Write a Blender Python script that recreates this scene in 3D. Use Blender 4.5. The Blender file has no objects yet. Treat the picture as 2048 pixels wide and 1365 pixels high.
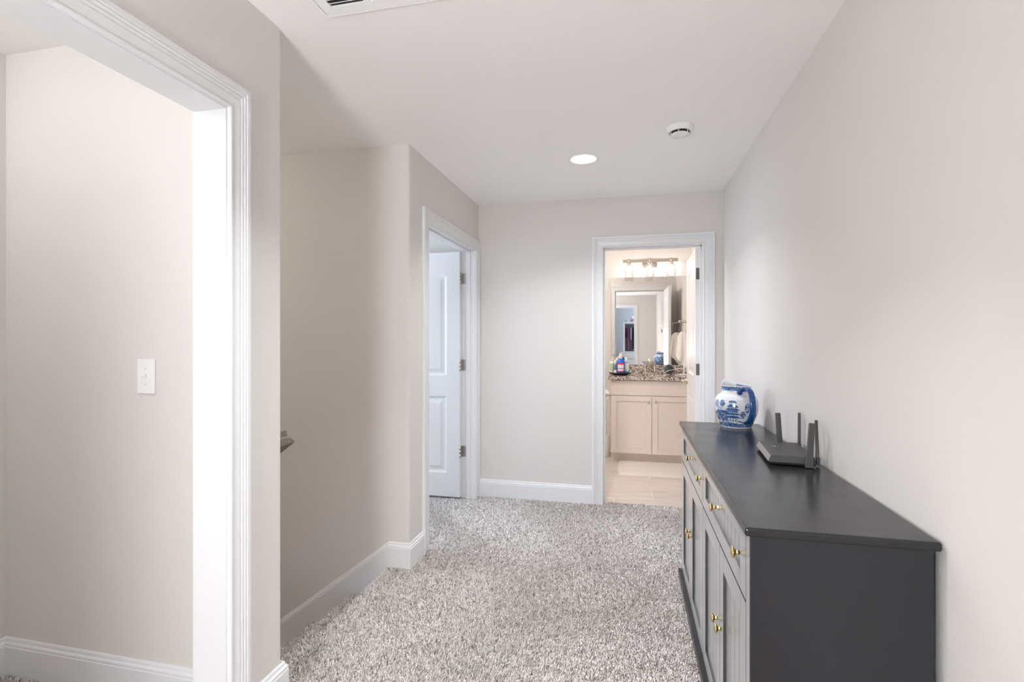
import bpy, bmesh, math, random
import numpy as np
from mathutils import Vector, Matrix

# ------------------------------------------------------------------ camera / world / lights / exposure
SC = bpy.context.scene
COL = SC.collection
PI = math.pi
R = math.radians
FPX = 1012.0
TH = math.atan((1256 - 1024) / FPX)
HC = 1.317
cam = bpy.data.cameras.new('camera'); cam.sensor_width = 36.0; cam.lens = FPX / 2048 * 36
cam.shift_y = -(682.5 - 678) / 2048; cam.clip_start = 0.02
co = bpy.data.objects.new('camera', cam); COL.objects.link(co)
co.location = (0, 0, HC); co.rotation_euler = (PI / 2, 0, TH); SC.camera = co

W = bpy.data.worlds.new('daylight'); SC.world = W; W.use_nodes = True
bgn = W.node_tree.nodes['Background']; bgn.inputs[0].default_value = (0.62, 0.76, 1.0, 1); 
SC.view_settings.view_transform = 'Standard'; SC.view_settings.look = 'None'
SC.view_settings.gamma = 1.0; SC.view_settings.use_curve_mapping = False
SC.view_settings.exposure = 0.23
SC.cycles.max_bounces = 14; SC.cycles.diffuse_bounces = 10; SC.cycles.glossy_bounces = 6
SC.cycles.transmission_bounces = 8; SC.cycles.transparent_max_bounces = 12
SC.cycles.caustics_reflective = True; SC.cycles.caustics_refractive = False


def area(name, loc, size, power, color=(1, 1, 1), rot=(0, 0, 0), size_y=None, shape='DISK', spread=None):
    l = bpy.data.lights.new(name, 'AREA'); l.energy = power; l.color = color; l.size = size
    l.shape = shape
    if size_y: l.shape = 'RECTANGLE'; l.size_y = size_y
    if spread: l.spread = spread
    o = bpy.data.objects.new(name, l); COL.objects.link(o); o.location = loc; o.rotation_euler = rot
    return o


def point(name, loc, power, color, radius):
    l = bpy.data.lights.new(name, 'POINT'); l.energy = power; l.color = color; l.shadow_soft_size = radius
    o = bpy.data.objects.new(name, l); COL.objects.link(o); o.location = loc
    return o


NEUT = (0.965, 1.0, 1.05)
LT = dict(down=11, down_fill=9, floor=56, alcove=31, stair=52, winl=44, winb=48, bulb=26, bath=84, world=1.5)      # watts, or lamp radiance
# the recessed light in view, a second unseen one added for the near floor, the alcove's ceiling light
area('ceiling_beam', (-0.271, 3.177, 2.428), 0.15, LT['down'], NEUT, spread=R(125))
area('ceiling_beam', (-0.42, 1.30, 2.432), 0.15, LT['down_fill'], NEUT, spread=R(100))
bgn.inputs[1].default_value = LT['world']
# daylight through the windows of the rooms beyond
area('window_daylight', (-3.93, 3.45, 1.5), 1.1, LT['winl'], (0.66, 0.81, 1.0), (0, R(-90), 0), size_y=1.3)
area('window_daylight', (1.88, -2.6, 1.5), 1.2, LT['winb'], (0.70, 0.84, 1.0), (0, R(90), 0), size_y=1.3)
# ------------------------------------------------------------------ layout numbers (metres)
XR, XL, YF, ZC = 0.702, -1.228, 4.09, 2.44
XL2 = XL - 0.12
YS0, YS1 = 1.61, 2.705          # stair opening
YM = 6.04                        # bathroom back wall
rng = np.random.default_rng(7)
random.seed(7)

# ------------------------------------------------------------------ materials
MATS = {}


def mat(name, col, rough=0.5, metal=0.0, spec=0.5, bump=None, noise=None, trans=0.0, ior=1.45, emit=None, sheen=0.0, coat=0.0):
    if name in MATS: return MATS[name]
    m = bpy.data.materials.new(name); m.use_nodes = True
    nt = m.node_tree; b = nt.nodes['Principled BSDF']
    b.inputs['Base Color'].default_value = (*col, 1); b.inputs['Roughness'].default_value = rough
    b.inputs['Metallic'].default_value = metal; b.inputs['Specular IOR Level'].default_value = spec
    b.inputs['Transmission Weight'].default_value = trans; b.inputs['IOR'].default_value = ior
    b.inputs['Sheen Weight'].default_value = sheen; b.inputs['Coat Weight'].default_value = coat
    if emit:
        b.inputs['Emission Color'].default_value = (*emit[0], 1); b.inputs['Emission Strength'].default_value = emit[1]
    tc = None
    if noise or bump:
        tc = nt.nodes.new('ShaderNodeTexCoord')
    if noise:                                   # (scale, amount, col2)
        n = nt.nodes.new('ShaderNodeTexNoise'); n.inputs['Scale'].default_value = noise[0]; n.inputs['Detail'].default_value = 5
        nt.links.new(tc.outputs['Object'], n.inputs['Vector'])
        r = nt.nodes.new('ShaderNodeMapRange'); r.inputs[1].default_value = 0.35; r.inputs[2].default_value = 0.65
        r.inputs[3].default_value = 0; r.inputs[4].default_value = noise[1]
        nt.links.new(n.outputs['Fac'], r.inputs[0])
        mx = nt.nodes.new('ShaderNodeMix'); mx.data_type = 'RGBA'
        mx.inputs[6].default_value = (*col, 1); mx.inputs[7].default_value = (*noise[2], 1)
        nt.links.new(r.outputs[0], mx.inputs[0]); nt.links.new(mx.outputs[2], b.inputs['Base Color'])
    if bump:                                    # (scale, strength, distance)
        n2 = nt.nodes.new('ShaderNodeTexNoise'); n2.inputs['Scale'].default_value = bump[0]; n2.inputs['Detail'].default_value = 3
        nt.links.new(tc.outputs['Object'], n2.inputs['Vector'])
        bp = nt.nodes.new('ShaderNodeBump'); bp.inputs['Strength'].default_value = bump[1]; bp.inputs['Distance'].default_value = bump[2]
        nt.links.new(n2.outputs['Fac'], bp.inputs['Height']); nt.links.new(bp.outputs['Normal'], b.inputs['Normal'])
    MATS[name] = m
    return m


def c8(r, g, b):
    f = lambda v: ((v / 255 + 0.055) / 1.055) ** 2.4 if v > 10 else v / 255 / 12.92
    return (f(r), f(g), f(b))


M_wall = mat('wall_paint', c8(216, 212, 208), 0.62, bump=(160, 0.06, 0.002))
M_bedwall = mat('bedroom_paint', c8(196, 196, 198), 0.65, bump=(160, 0.05, 0.002))
M_ceil = mat('ceiling_paint', c8(246, 245, 244), 0.8, bump=(120, 0.08, 0.002))
M_trim = mat('trim_enamel', c8(225, 225, 226), 0.32, bump=(40, 0.02, 0.001))
M_door = mat('door_enamel', c8(232, 232, 233), 0.34, bump=(60, 0.03, 0.001))
M_sb = mat('black_satin_paint', (0.017, 0.018, 0.022), 0.27, spec=0.6, bump=(300, 0.03, 0.0006))
M_gap = mat('shadow_gap', (0.006, 0.006, 0.006), 0.8)
M_brass = mat('polished_brass', (0.86, 0.66, 0.28), 0.16, 1.0, bump=(60, 0.02, 0.001))
M_nickel = mat('satin_nickel', (0.52, 0.49, 0.45), 0.30, 1.0, bump=(90, 0.02, 0.001))
M_nickel2 = mat('brushed_nickel', (0.66, 0.60, 0.53), 0.26, 1.0, bump=(90, 0.02, 0.001))
M_dkhinge = mat('dark_steel', (0.16, 0.15, 0.14), 0.38, 0.9, bump=(90, 0.02, 0.001))  # dark metal of the bathroom door hinges
M_wplastic = mat('white_plastic', c8(236, 235, 234), 0.35, bump=(80, 0.01, 0.001))
M_bplastic = mat('black_plastic', (0.022, 0.022, 0.024), 0.42, bump=(200, 0.05, 0.0006))
M_router = mat('charcoal_plastic', (0.05, 0.049, 0.047), 0.5, bump=(260, 0.12, 0.0006), noise=(30, 0.5, (0.065, 0.062, 0.058)))
M_silver = mat('silver_plastic', (0.62, 0.61, 0.60), 0.34, 0.3, bump=(90, 0.02, 0.001))
M_darkvoid = mat('dark_cavity', (0.03, 0.03, 0.03), 0.7)
M_wood = None
M_greige = mat('greige_cabinet_paint', c8(224, 213, 205), 0.42, bump=(80, 0.03, 0.001))
M_bulb = mat('bulb_glow', (1, 0.95, 0.9), 0.4, emit=((1.0, 0.945, 0.90), LT['bulb']))
M_lens = mat('downlight_lens', (1, 1, 1), 0.5, emit=((1.0, 0.985, 0.97), 9))
M_fill = mat('fill_glow', (1, 1, 1), 0.5, emit=(NEUT, LT['floor']))  # glow of the fill lamp added behind the camera
M_fill_stair = mat('fill_glow_warm', (1, 1, 1), 0.5, emit=((1.0, 0.96, 0.90), LT['stair']))  # glow of the fill light added over the stairs
M_fill_bath = mat('fill_glow_bath', (1, 1, 1), 0.5, emit=((1.0, 0.95, 0.91), LT['bath']))  # glow of the fill light added in the bathroom
M_globe2 = mat('opal_globe_small', (1, 1, 1), 0.5, emit=(NEUT, LT['alcove']))
M_glass = bpy.data.materials.new('clear_glass'); M_glass.use_nodes = True
nt = M_glass.node_tree; nt.nodes.remove(nt.nodes['Principled BSDF'])
_t = nt.nodes.new('ShaderNodeBsdfTransparent'); _t.inputs[0].default_value = (.97, .97, .97, 1); _g = nt.nodes.new('ShaderNodeBsdfGlossy'); _g.inputs['Roughness'].default_value = .03
_f = nt.nodes.new('ShaderNodeLayerWeight'); _f.inputs[0].default_value = .18; _m = nt.nodes.new('ShaderNodeMixShader')
nt.links.new(_f.outputs['Facing'], _m.inputs[0]); nt.links.new(_t.outputs[0], _m.inputs[1]); nt.links.new(_g.outputs[0], _m.inputs[2]); nt.links.new(_m.outputs[0], nt.nodes['Material Output'].inputs[0])
M_mirror = mat('mirror_silver', (0.93, 0.93, 0.92), 0.0, 1.0)
M_towel = mat('cream_terry', c8(242, 236, 230), 0.9, bump=(420, 0.7, 0.004), sheen=0.3)
M_paper = mat('tissue_paper', c8(242, 238, 234), 0.9, bump=(200, 0.1, 0.001))
M_matrug = mat('bath_mat_pile', c8(232, 221, 214), 0.95, bump=(220, 0.9, 0.006), sheen=0.4)
M_ggrey = mat('grey_plastic', c8(222, 216, 210), 0.5, bump=(90, 0.02, 0.001))
M_porc = mat('sink_porcelain', c8(240, 238, 236), 0.12, bump=(20, 0.01, 0.001))


def node_mat(name):
    m = bpy.data.materials.new(name); m.use_nodes = True; MATS[name] = m
    return m, m.node_tree, m.node_tree.nodes['Principled BSDF']


def ramp(nt, stops, interp='LINEAR'):
    r = nt.nodes.new('ShaderNodeValToRGB'); e = r.color_ramp.elements; r.color_ramp.interpolation = interp
    while len(e) < len(stops): e.new(0.5)
    for i, (p, c) in enumerate(stops): e[i].position = p; e[i].color = (*c, 1)
    return r


# sideboard top: same black paint, glossier, faint scuffs
M_front = mat('black_lacquer_front', (0.010, 0.010, 0.011), 0.26, spec=0.5, ior=1.9, coat=1.0, sheen=0.25, bump=(300, 0.03, 0.0006))
M_front.node_tree.nodes['Principled BSDF'].inputs['Coat Roughness'].default_value = 0.26
M_sbtop, nt, b = node_mat('black_lacquer_top')
tc = nt.nodes.new('ShaderNodeTexCoord'); n = nt.nodes.new('ShaderNodeTexNoise'); n.inputs['Scale'].default_value = 9; n.inputs['Detail'].default_value = 6
nt.links.new(tc.outputs['Object'], n.inputs['Vector'])
rr = nt.nodes.new('ShaderNodeMapRange'); rr.inputs[1].default_value = .3; rr.inputs[2].default_value = .7; rr.inputs[3].default_value = .19; rr.inputs[4].default_value = .27
nt.links.new(n.outputs['Fac'], rr.inputs[0]); nt.links.new(rr.outputs[0], b.inputs['Roughness'])
b.inputs['Base Color'].default_value = (0.016, 0.016, 0.019, 1); b.inputs['Specular IOR Level'].default_value = 0.5
n2 = nt.nodes.new('ShaderNodeTexNoise'); n2.inputs['Scale'].default_value = 350; bp = nt.nodes.new('ShaderNodeBump'); bp.inputs['Strength'].default_value = .05; bp.inputs['Distance'].default_value = .0006
nt.links.new(tc.outputs['Object'], n2.inputs['Vector']); nt.links.new(n2.outputs['Fac'], bp.inputs['Height']); nt.links.new(bp.outputs['Normal'], b.inputs['Normal'])

# carpet yarn
M_yarn, nt, b = node_mat('carpet_yarn')
g = nt.nodes.new('ShaderNodeNewGeometry')
r = ramp(nt, [(0.0, c8(128, 114, 105)), (0.11, c8(186, 174, 166)), (0.18, c8(244, 236, 231)), (0.6, c8(249, 243, 239)), (1.0, c8(253, 249, 246))])
nt.links.new(g.outputs['Random Per Island'], r.inputs[0]); nt.links.new(r.outputs[0], b.inputs['Base Color'])
b.inputs['Roughness'].default_value = 0.95; b.inputs['Specular IOR Level'].default_value = 0.1
M_backing = mat('carpet_backing', c8(170, 158, 150), 0.95, noise=(180, 0.8, c8(200, 190, 183)), bump=(200, 0.6, 0.006))

# granite
M_granite, nt, b = node_mat('speckled_granite')
tc = nt.nodes.new('ShaderNodeTexCoord'); v = nt.nodes.new('ShaderNodeTexVoronoi'); v.inputs['Scale'].default_value = 120; v.inputs['Randomness'].default_value = 1
nt.links.new(tc.outputs['Object'], v.inputs['Vector'])
sep = nt.nodes.new('ShaderNodeSeparateColor'); nt.links.new(v.outputs['Color'], sep.inputs[0])
r = ramp(nt, [(0.0, c8(74, 66, 62)), (0.2, c8(136, 120, 112)), (0.38, c8(188, 174, 164)), (0.62, c8(230, 222, 214)), (0.88, c8(164, 148, 138))], 'CONSTANT')
nt.links.new(sep.outputs[0], r.inputs[0]); nt.links.new(r.outputs[0], b.inputs['Base Color'])
b.inputs['Roughness'].default_value = 0.14

# bathroom plank tile
M_tile, nt, b = node_mat('plank_tile')
tc = nt.nodes.new('ShaderNodeTexCoord')
mp = nt.nodes.new('ShaderNodeMapping'); mp.inputs['Location'].default_value = (0.11, 0.06, 0)
br = nt.nodes.new('ShaderNodeTexBrick'); br.inputs['Scale'].default_value = 1.0; br.inputs['Brick Width'].default_value = 0.62; br.inputs['Row Height'].default_value = 0.31
br.inputs['Mortar Size'].default_value = 0.003; br.offset = 0.5
br.inputs['Color1'].default_value = (*c8(214, 204, 197), 1); br.inputs['Color2'].default_value = (*c8(204, 193, 186), 1); br.inputs['Mortar'].default_value = (*c8(228, 222, 216), 1)
nt.links.new(tc.outputs['Object'], mp.inputs['Vector']); nt.links.new(mp.outputs[0], br.inputs['Vector'])
mp2 = nt.nodes.new('ShaderNodeMapping'); mp2.inputs['Scale'].default_value = (3, 46, 1)
n = nt.nodes.new('ShaderNodeTexNoise'); n.inputs['Scale'].default_value = 1.0; n.inputs['Detail'].default_value = 6
nt.links.new(tc.outputs['Object'], mp2.inputs['Vector']); nt.links.new(mp2.outputs[0], n.inputs['Vector'])
r = ramp(nt, [(0.3, (0.78, 0.76, 0.75)), (0.7, (1.05, 1.04, 1.03))]); nt.links.new(n.outputs['Fac'], r.inputs[0])
mx = nt.nodes.new('ShaderNodeMix'); mx.data_type = 'RGBA'; mx.blend_type = 'MULTIPLY'; mx.inputs[0].default_value = 1
nt.links.new(br.outputs['Color'], mx.inputs[6]); nt.links.new(r.outputs[0], mx.inputs[7]); nt.links.new(mx.outputs[2], b.inputs['Base Color'])
b.inputs['Roughness'].default_value = 0.34

# stained handrail wood
M_wood, nt, b = node_mat('stained_rail_wood')
tc = nt.nodes.new('ShaderNodeTexCoord'); mp = nt.nodes.new('ShaderNodeMapping'); mp.inputs['Scale'].default_value = (18, 60, 120)
n = nt.nodes.new('ShaderNodeTexNoise'); n.inputs['Scale'].default_value = 1.5; n.inputs['Detail'].default_value = 6
nt.links.new(tc.outputs['Object'], mp.inputs['Vector']); nt.links.new(mp.outputs[0], n.inputs['Vector'])
r = ramp(nt, [(0.3, c8(82, 71, 61)), (0.7, c8(126, 113, 100))]); nt.links.new(n.outputs['Fac'], r.inputs[0]); nt.links.new(r.outputs[0], b.inputs['Base Color'])
b.inputs['Roughness'].default_value = 0.4

# painted ceramic: colour attribute holds the printed pattern
M_ceramic, nt, b = node_mat('blue_white_glaze')
at = nt.nodes.new('ShaderNodeAttribute'); at.attribute_name = 'print'
n = nt.nodes.new('ShaderNodeTexNoise'); n.inputs['Scale'].default_value = 70; n.inputs['Detail'].default_value = 4
tc = nt.nodes.new('ShaderNodeTexCoord'); nt.links.new(tc.outputs['Object'], n.inputs['Vector'])
r = ramp(nt, [(0.38, c8(14, 62, 124)), (0.62, c8(52, 110, 172))]); nt.links.new(n.outputs['Fac'], r.inputs[0])
mx = nt.nodes.new('ShaderNodeMix'); mx.data_type = 'RGBA'; mx.inputs[6].default_value = (*c8(222, 225, 229), 1)
nt.links.new(at.outputs['Fac'], mx.inputs[0]); nt.links.new(r.outputs[0], mx.inputs[7]); nt.links.new(mx.outputs[2], b.inputs['Base Color'])
b.inputs['Roughness'].default_value = 0.10; b.inputs['Coat Weight'].default_value = 0.4


# ------------------------------------------------------------------ mesh helpers
def add_box(bm, x0, x1, y0, y1, z0, z1, bev=0.0, seg=2):
    b2 = bmesh.new()
    vs = [b2.verts.new(p) for p in ((x0, y0, z0), (x1, y0, z0), (x1, y1, z0), (x0, y1, z0), (x0, y0, z1), (x1, y0, z1), (x1, y1, z1), (x0, y1, z1))]
    for f in ((0, 3, 2, 1), (4, 5, 6, 7), (0, 1, 5, 4), (1, 2, 6, 5), (2, 3, 7, 6), (3, 0, 4, 7)): b2.faces.new([vs[i] for i in f])
    if bev > 0: bmesh.ops.bevel(b2, geom=b2.edges[:], offset=bev, segments=seg, profile=0.5, affect='EDGES', clamp_overlap=True)
    merge(bm, b2)


def merge(bm, b2, mtx=None):
    mp = {}
    for v in b2.verts: mp[v] = bm.verts.new(mtx @ v.co if mtx else v.co)
    for f in b2.faces:
        try:
            nf = bm.faces.new([mp[v] for v in f.verts]); nf.smooth = f.smooth; nf.material_index = f.material_index
        except ValueError: pass
    b2.free()


def bx(*a, **k):
    bm = bmesh.new(); add_box(bm, *a, **k); return bm


def add_lathe(bm, prof, center=(0, 0, 0), axis='Z', n=32, smooth=True, cap=True):
    """prof: (r, h) along axis"""
    cx, cy, cz = center
    def P(r, h, a):
        c, s = math.cos(a) * r, math.sin(a) * r
        if axis == 'Z': return (cx + c, cy + s, cz + h)
        if axis == 'X': return (cx + h, cy + c, cz + s)
        return (cx + s, cy + h, cz + c)
    rings = []
    for r, h in prof:
        if r < 1e-6: rings.append([bm.verts.new(P(0, h, 0))])
        else: rings.append([bm.verts.new(P(r, h, 2 * PI * i / n)) for i in range(n)])
    for a, b_ in zip(rings[:-1], rings[1:]):
        for i in range(n):
            j = (i + 1) % n
            if len(a) == 1 and len(b_) == 1: continue
            if len(a) == 1: f = bm.faces.new((a[0], b_[i], b_[j]))
            elif len(b_) == 1: f = bm.faces.new((a[i], a[j], b_[0]))
            else: f = bm.faces.new((a[i], a[j], b_[j], b_[i]))
            f.smooth = smooth
    if cap:
        if len(rings[0]) > 1: bm.faces.new(rings[0])
        if len(rings[-1]) > 1: bm.faces.new(rings[-1])


def lathe(*a, **k):
    bm = bmesh.new(); add_lathe(bm, *a, **k); return bm


def add_tube(bm, pts, r, n=10, radii=None, flat=1.0):
    pts = [Vector(p) for p in pts]; rings = []
    up = Vector((0, 0, 1)); 
    for i, p in enumerate(pts):
        d = (pts[min(i + 1, len(pts) - 1)] - pts[max(i - 1, 0)]).normalized()
        s = d.cross(up)
        if s.length < 1e-3: s = Vector((1, 0, 0)) if i == 0 else side
        s.normalize(); side = s; u = s.cross(d).normalized(); rr = radii[i] if radii else r
        rings.append([bm.verts.new(p + s * math.cos(2 * PI * k / n) * rr + u * math.sin(2 * PI * k / n) * rr * flat) for k in range(n)])
    for a, b_ in zip(rings[:-1], rings[1:]):
        for i in range(n):
            f = bm.faces.new((a[i], a[(i + 1) % n], b_[(i + 1) % n], b_[i])); f.smooth = True
    bm.faces.new(rings[0]); bm.faces.new(rings[-1])


def tube(*a, **k):
    bm = bmesh.new(); add_tube(bm, *a, **k); return bm


def spline(pts, n=8):
    pts = [Vector(p) for p in pts]; out = []
    P = [pts[0]] + pts + [pts[-1]]
    for i in range(1, len(P) - 2):
        for k in range(n):
            t = k / n; a, b_, c, d = P[i - 1], P[i], P[i + 1], P[i + 2]
            out.append(0.5 * ((2 * b_) + (c - a) * t + (2 * a - 5 * b_ + 4 * c - d) * t * t + (3 * b_ - a - 3 * c + d) * t ** 3))
    out.append(pts[-1]); return out


def root_loc(o):
    while o.parent: o = o.parent
    return Vector(o.location)


def obj(name, bm, m=None, parent=None, world=True, autos=None, label=None):
    """one mesh object; world=True: vertices are given in world coordinates"""
    bmesh.ops.recalc_face_normals(bm, faces=bm.faces[:])
    me = bpy.data.meshes.new(name)
    off = root_loc(parent) if (parent and world) else None
    if off is not None: bmesh.ops.translate(bm, verts=bm.verts[:], vec=-off)
    bm.to_mesh(me); bm.free()
    if m: 
        for mm in (m if isinstance(m, (list, tuple)) else [m]): me.materials.append(mm)
    o = bpy.data.objects.new(name, me); COL.objects.link(o)
    if parent: o.parent = parent
    if label: o['label'] = label
    return o


def thing(name, label, cat, loc=(0, 0, 0), rotz=0.0, group=None):
    o = bpy.data.objects.new(name, None); COL.objects.link(o); o.empty_display_size = 0.05
    o.location = loc; o.rotation_euler = (0, 0, rotz); o['label'] = label; o['category'] = cat
    if group: o['group'] = group
    return o


def tag(o, label, cat, group=None):
    o['label'] = label; o['category'] = cat
    if group: o['group'] = group
    return o


def struct(name, bm, m):
    o = obj(name, bm, m); o['kind'] = 'structure'; return o


def dup(rootobj, loc, rotz=None, label=None):
    r_ = rootobj.copy(); COL.objects.link(r_); r_.location = loc
    if rotz is not None: r_.rotation_euler = (0, 0, rotz)
    if label: r_['label'] = label
    for ch in list(rootobj.children):
        c = ch.copy(); COL.objects.link(c); c.parent = r_
        for gch in ch.children:
            d = gch.copy(); COL.objects.link(d); d.parent = c
    return r_


def sweep_base(path, prof, closed_ends=True):
    """path: 3-D points along the floor line; prof: (d, h) with d to the LEFT of travel (horizontal, mitred), h straight up"""
    bm = bmesh.new(); P = [Vector(p) for p in path]; rings = []
    for i, p in enumerate(P):
        def nrm(a, b_):
            d = (b_ - a); d.z = 0; d.normalize(); return Vector((-d.y, d.x, 0))
        if i == 0: m_ = nrm(P[0], P[1])
        elif i == len(P) - 1: m_ = nrm(P[-2], P[-1])
        else:
            n1, n2 = nrm(P[i - 1], P[i]), nrm(P[i], P[i + 1]); m_ = (n1 + n2).normalized(); m_ = m_ / max(0.2, m_.dot(n1))
        rings.append([bm.verts.new(p + m_ * d + Vector((0, 0, h))) for d, h in prof])
    k = len(prof)
    for a, b_ in zip(rings[:-1], rings[1:]):
        for i in range(k): bm.faces.new((a[i], a[(i + 1) % k], b_[(i + 1) % k], b_[i]))
    if closed_ends: bm.faces.new(rings[0]); bm.faces.new(rings[-1])
    return bm


BASE = [(0, 0.14), (0.004, 0.14), (0.007, 0.136), (0.008, 0.130), (0.0085, 0.126), (0.013, 0.122), (0.0145, 0.117), (0.0135, 0.112), (0.016, 0.108), (0.016, -0.012), (0, -0.012)]
CAS = [(0.0, 0.0), (0.0, 0.010), (0.003, 0.013), (0.008, 0.013), (0.011, 0.009), (0.014, 0.0095), (0.036, 0.0125), (0.040, 0.0125), (0.042, 0.0105), (0.046, 0.0135), (0.050, 0.0145),
       (0.053, 0.012), (0.057, 0.0155), (0.061, 0.0165), (0.064, 0.014), (0.067, 0.0185), (0.080, 0.0185), (0.083, 0.016), (0.083, 0.0)]


def casing(u0, u1, zt, place, prof=CAS, z0=-0.005):
    """place(u, z, t) -> world point"""
    bm = bmesh.new(); cols = []
    for w, t in prof:
        cols.append([bm.verts.new(place(u, z, t)) for u, z in ((u0 - w, z0), (u0 - w, zt + w), (u1 + w, zt + w), (u1 + w, z0))])
    k = len(cols)
    for i in range(k):
        a, b_ = cols[i], cols[(i + 1) % k]
        for j in range(3): bm.faces.new((a[j], a[j + 1], b_[j + 1], b_[j]))
    bm.faces.new([c[0] for c in cols]); bm.faces.new([c[3] for c in cols])
    return bm


def wall_pieces(axis, t0, t1, a0, a1, openings=(), z0=-0.02, z1=ZC):
    """wall in plane perpendicular to axis ('X' or 'Y'), thickness t0..t1, running a0..a1, openings (b0,b1,zlo,zhi)"""
    bm = bmesh.new(); cur = a0
    def B(p, q, zl, zh):
        if q - p < 1e-4 or zh - zl < 1e-4: return
        if axis == 'X': add_box(bm, t0, t1, p, q, zl, zh)
        else: add_box(bm, p, q, t0, t1, zl, zh)
    for b0, b1, zl, zh in sorted(openings):
        B(cur, b0, z0, z1); B(b0, b1, zh, z1)
        if zl > z0: B(b0, b1, z0, zl)
        cur = b1
    B(cur, a1, z0, z1)
    return bm


# ------------------------------------------------------------------ room shell
# door openings
FD0, FD1, DZ = -0.190, 0.553, 2.040        # bathroom doorway in the far wall (rough opening = jamb outside)
LD0, LD1 = 2.985, 3.995                    # doorway in the left wall
NO0, NO1 = 0.05, 1.345                     # cased opening beside the camera
BD0, BD1 = -0.62, 0.155                    # doorway in the wall behind

struct('wall_right', wall_pieces('X', XR, XR + 0.12, -1.4, 6.16), M_wall)
struct('wall_far', wall_pieces('Y', YF, YF + 0.115, -4.1, XR, [(FD0 - 0.018, FD1 + 0.018, -1, DZ + 0.018)]), M_wall)
struct('wall_left', wall_pieces('X', XL2, XL, YS1 + 0.115, YF, [(LD0 - 0.018, LD1 + 0.018, -1, DZ + 0.018)]), M_wall)
struct('wall_near', wall_pieces('X', XL2, XL, -1.4, 1.505, [(NO0 - 0.018, NO1 + 0.018, -1, DZ + 0.018)]), M_wall)


def rounded_wall(y0, y1, corner):   # stair side walls: the corner towards the hall is a bullnose bead
    bm = bmesh.new(); r = 0.016; zs = (-3.0, ZC)
    pts = [(-4.5, y0), (XL - (r if corner == 'lo' else 0), y0)]
    if corner == 'lo': pts += [(XL - r + r * math.sin(a), y0 + r - r * math.cos(a)) for a in [i * PI / 12 for i in range(1, 6)]] + [(XL, y0 + r), (XL, y1)]
    else: pts += [(XL, y1 - r)] + [(XL - r + r * math.cos(a), y1 - r + r * math.sin(a)) for a in [i * PI / 12 for i in range(1, 6)]] + [(XL - r, y1)]
    pts += [(-4.5, y1)]
    lo = [bm.verts.new((x, y, zs[0])) for x, y in pts]; hi = [bm.verts.new((x, y, zs[1])) for x, y in pts]
    n_ = len(pts)
    for i in range(n_):
        f = bm.faces.new((lo[i], lo[(i + 1) % n_], hi[(i + 1) % n_], hi[i]))
    bm.faces.new(lo); bm.faces.new(hi)
    return bm


struct('wall_stair', rounded_wall(YS1, YS1 + 0.115, 'lo'), M_wall)
struct('wall_alcove', rounded_wall(1.505, YS0, 'hi'), M_wall)
struct('wall_stair_end', bx(-4.62, -4.5, 1.505, YS1 + 0.115, -3.0, ZC), M_wall)
struct('wall_alcove_left', bx(-2.52, -2.40, -1.4, 1.505, -0.02, ZC), M_wall)
struct('wall_back', wall_pieces('Y', -1.515, -1.4, -3.0, 2.0, [(BD0 - 0.018, BD1 + 0.018, -1, 2.118 + 0.018)]), M_wall)
struct('wall_bath_back', bx(-1.5, XR, YM, YM + 0.12, -0.02, ZC), M_wall)
struct('wall_bath_left', bx(-1.62, -1.5, YF + 0.115, YM + 0.12, -0.02, ZC), M_wall)
struct('wall_bedroom_side', wall_pieces('X', -4.1, -3.98, YS1 + 0.115, YF, [(2.95, 3.95, 0.8, 2.1)]), M_bedwall)
struct('wall_bedroom_back', bx(-3.0, 2.0, -3.72, -3.6, -0.02, ZC), M_bedwall)
struct('wall_bedroom_left', bx(-3.0, -2.88, -3.6, -1.515, -0.02, ZC), M_bedwall)
struct('wall_bedroom_right', wall_pieces('X', 1.9, 2.0, -3.6, -1.515, [(-3.2, -2.0, 0.8, 2.1)]), M_bedwall)


def window(name, x, y0, y1, z0, z1, outward):
    bm = bmesh.new()
    for a, b_, c, d in ((y0, y0 + .04, z0, z1), (y1 - .04, y1, z0, z1), (y0, y1, z0, z0 + .04), (y0, y1, z1 - .04, z1), (y0, y1, (z0 + z1) / 2 - .02, (z0 + z1) / 2 + .02)):
        add_box(bm, x - .03, x + .03, a, b_, c, d)
    o = struct(name, bm, M_trim)
    obj('pane', bx(x - .003, x + .003, y0 + .04, y1 - .04, z0 + .04, z1 - .04), M_glass, o)


window('window_1', -4.05, 2.95, 3.95, 0.8, 2.1, -1)
window('window_2', 1.96, -3.2, -2.0, 0.8, 2.1, 1)

struct('ceiling', bx(-4.62, 2.0, -3.72, 6.16, ZC, ZC + 0.12), M_ceil)

# floors
XN = XL - 0.112      # stair nosing line
fl = bmesh.new()
add_box(fl, XL, XR, -1.4, YF + 0.06, -0.13, -0.012)
add_box(fl, XN, XL, YS0, YS1, -0.13, -0.012)
add_box(fl, -2.40, XL, -1.4, 1.505, -0.13, -0.012)
add_box(fl, -3.98, XL, YS1 + .115, YF, -0.13, -0.012)
struct('floor', fl, M_backing)
struct('floor_bathroom', bx(-1.5, XR, YF + 0.06, YM, -0.13, -0.004), M_tile)
struct('floor_bedroom', bx(-2.88, 1.9, -3.6, -1.4, -0.13, -0.012), M_backing)
struct('floor_downstairs', bx(-4.5, -2.6, YS0, YS1, -3.0, -2.9), M_backing)
# stair flight
RISE, RUN, NST = 0.188, 0.25, 12
st = bmesh.new()
for i in range(1, NST + 1):
    add_box(st, XN - RUN * i, XN - RUN * (i - 1) + 0.02, YS0 + .018, YS1 - .018, -RISE * i - 0.3, -RISE * i - 0.012)
struct('stair_flight', st, M_backing)

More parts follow.
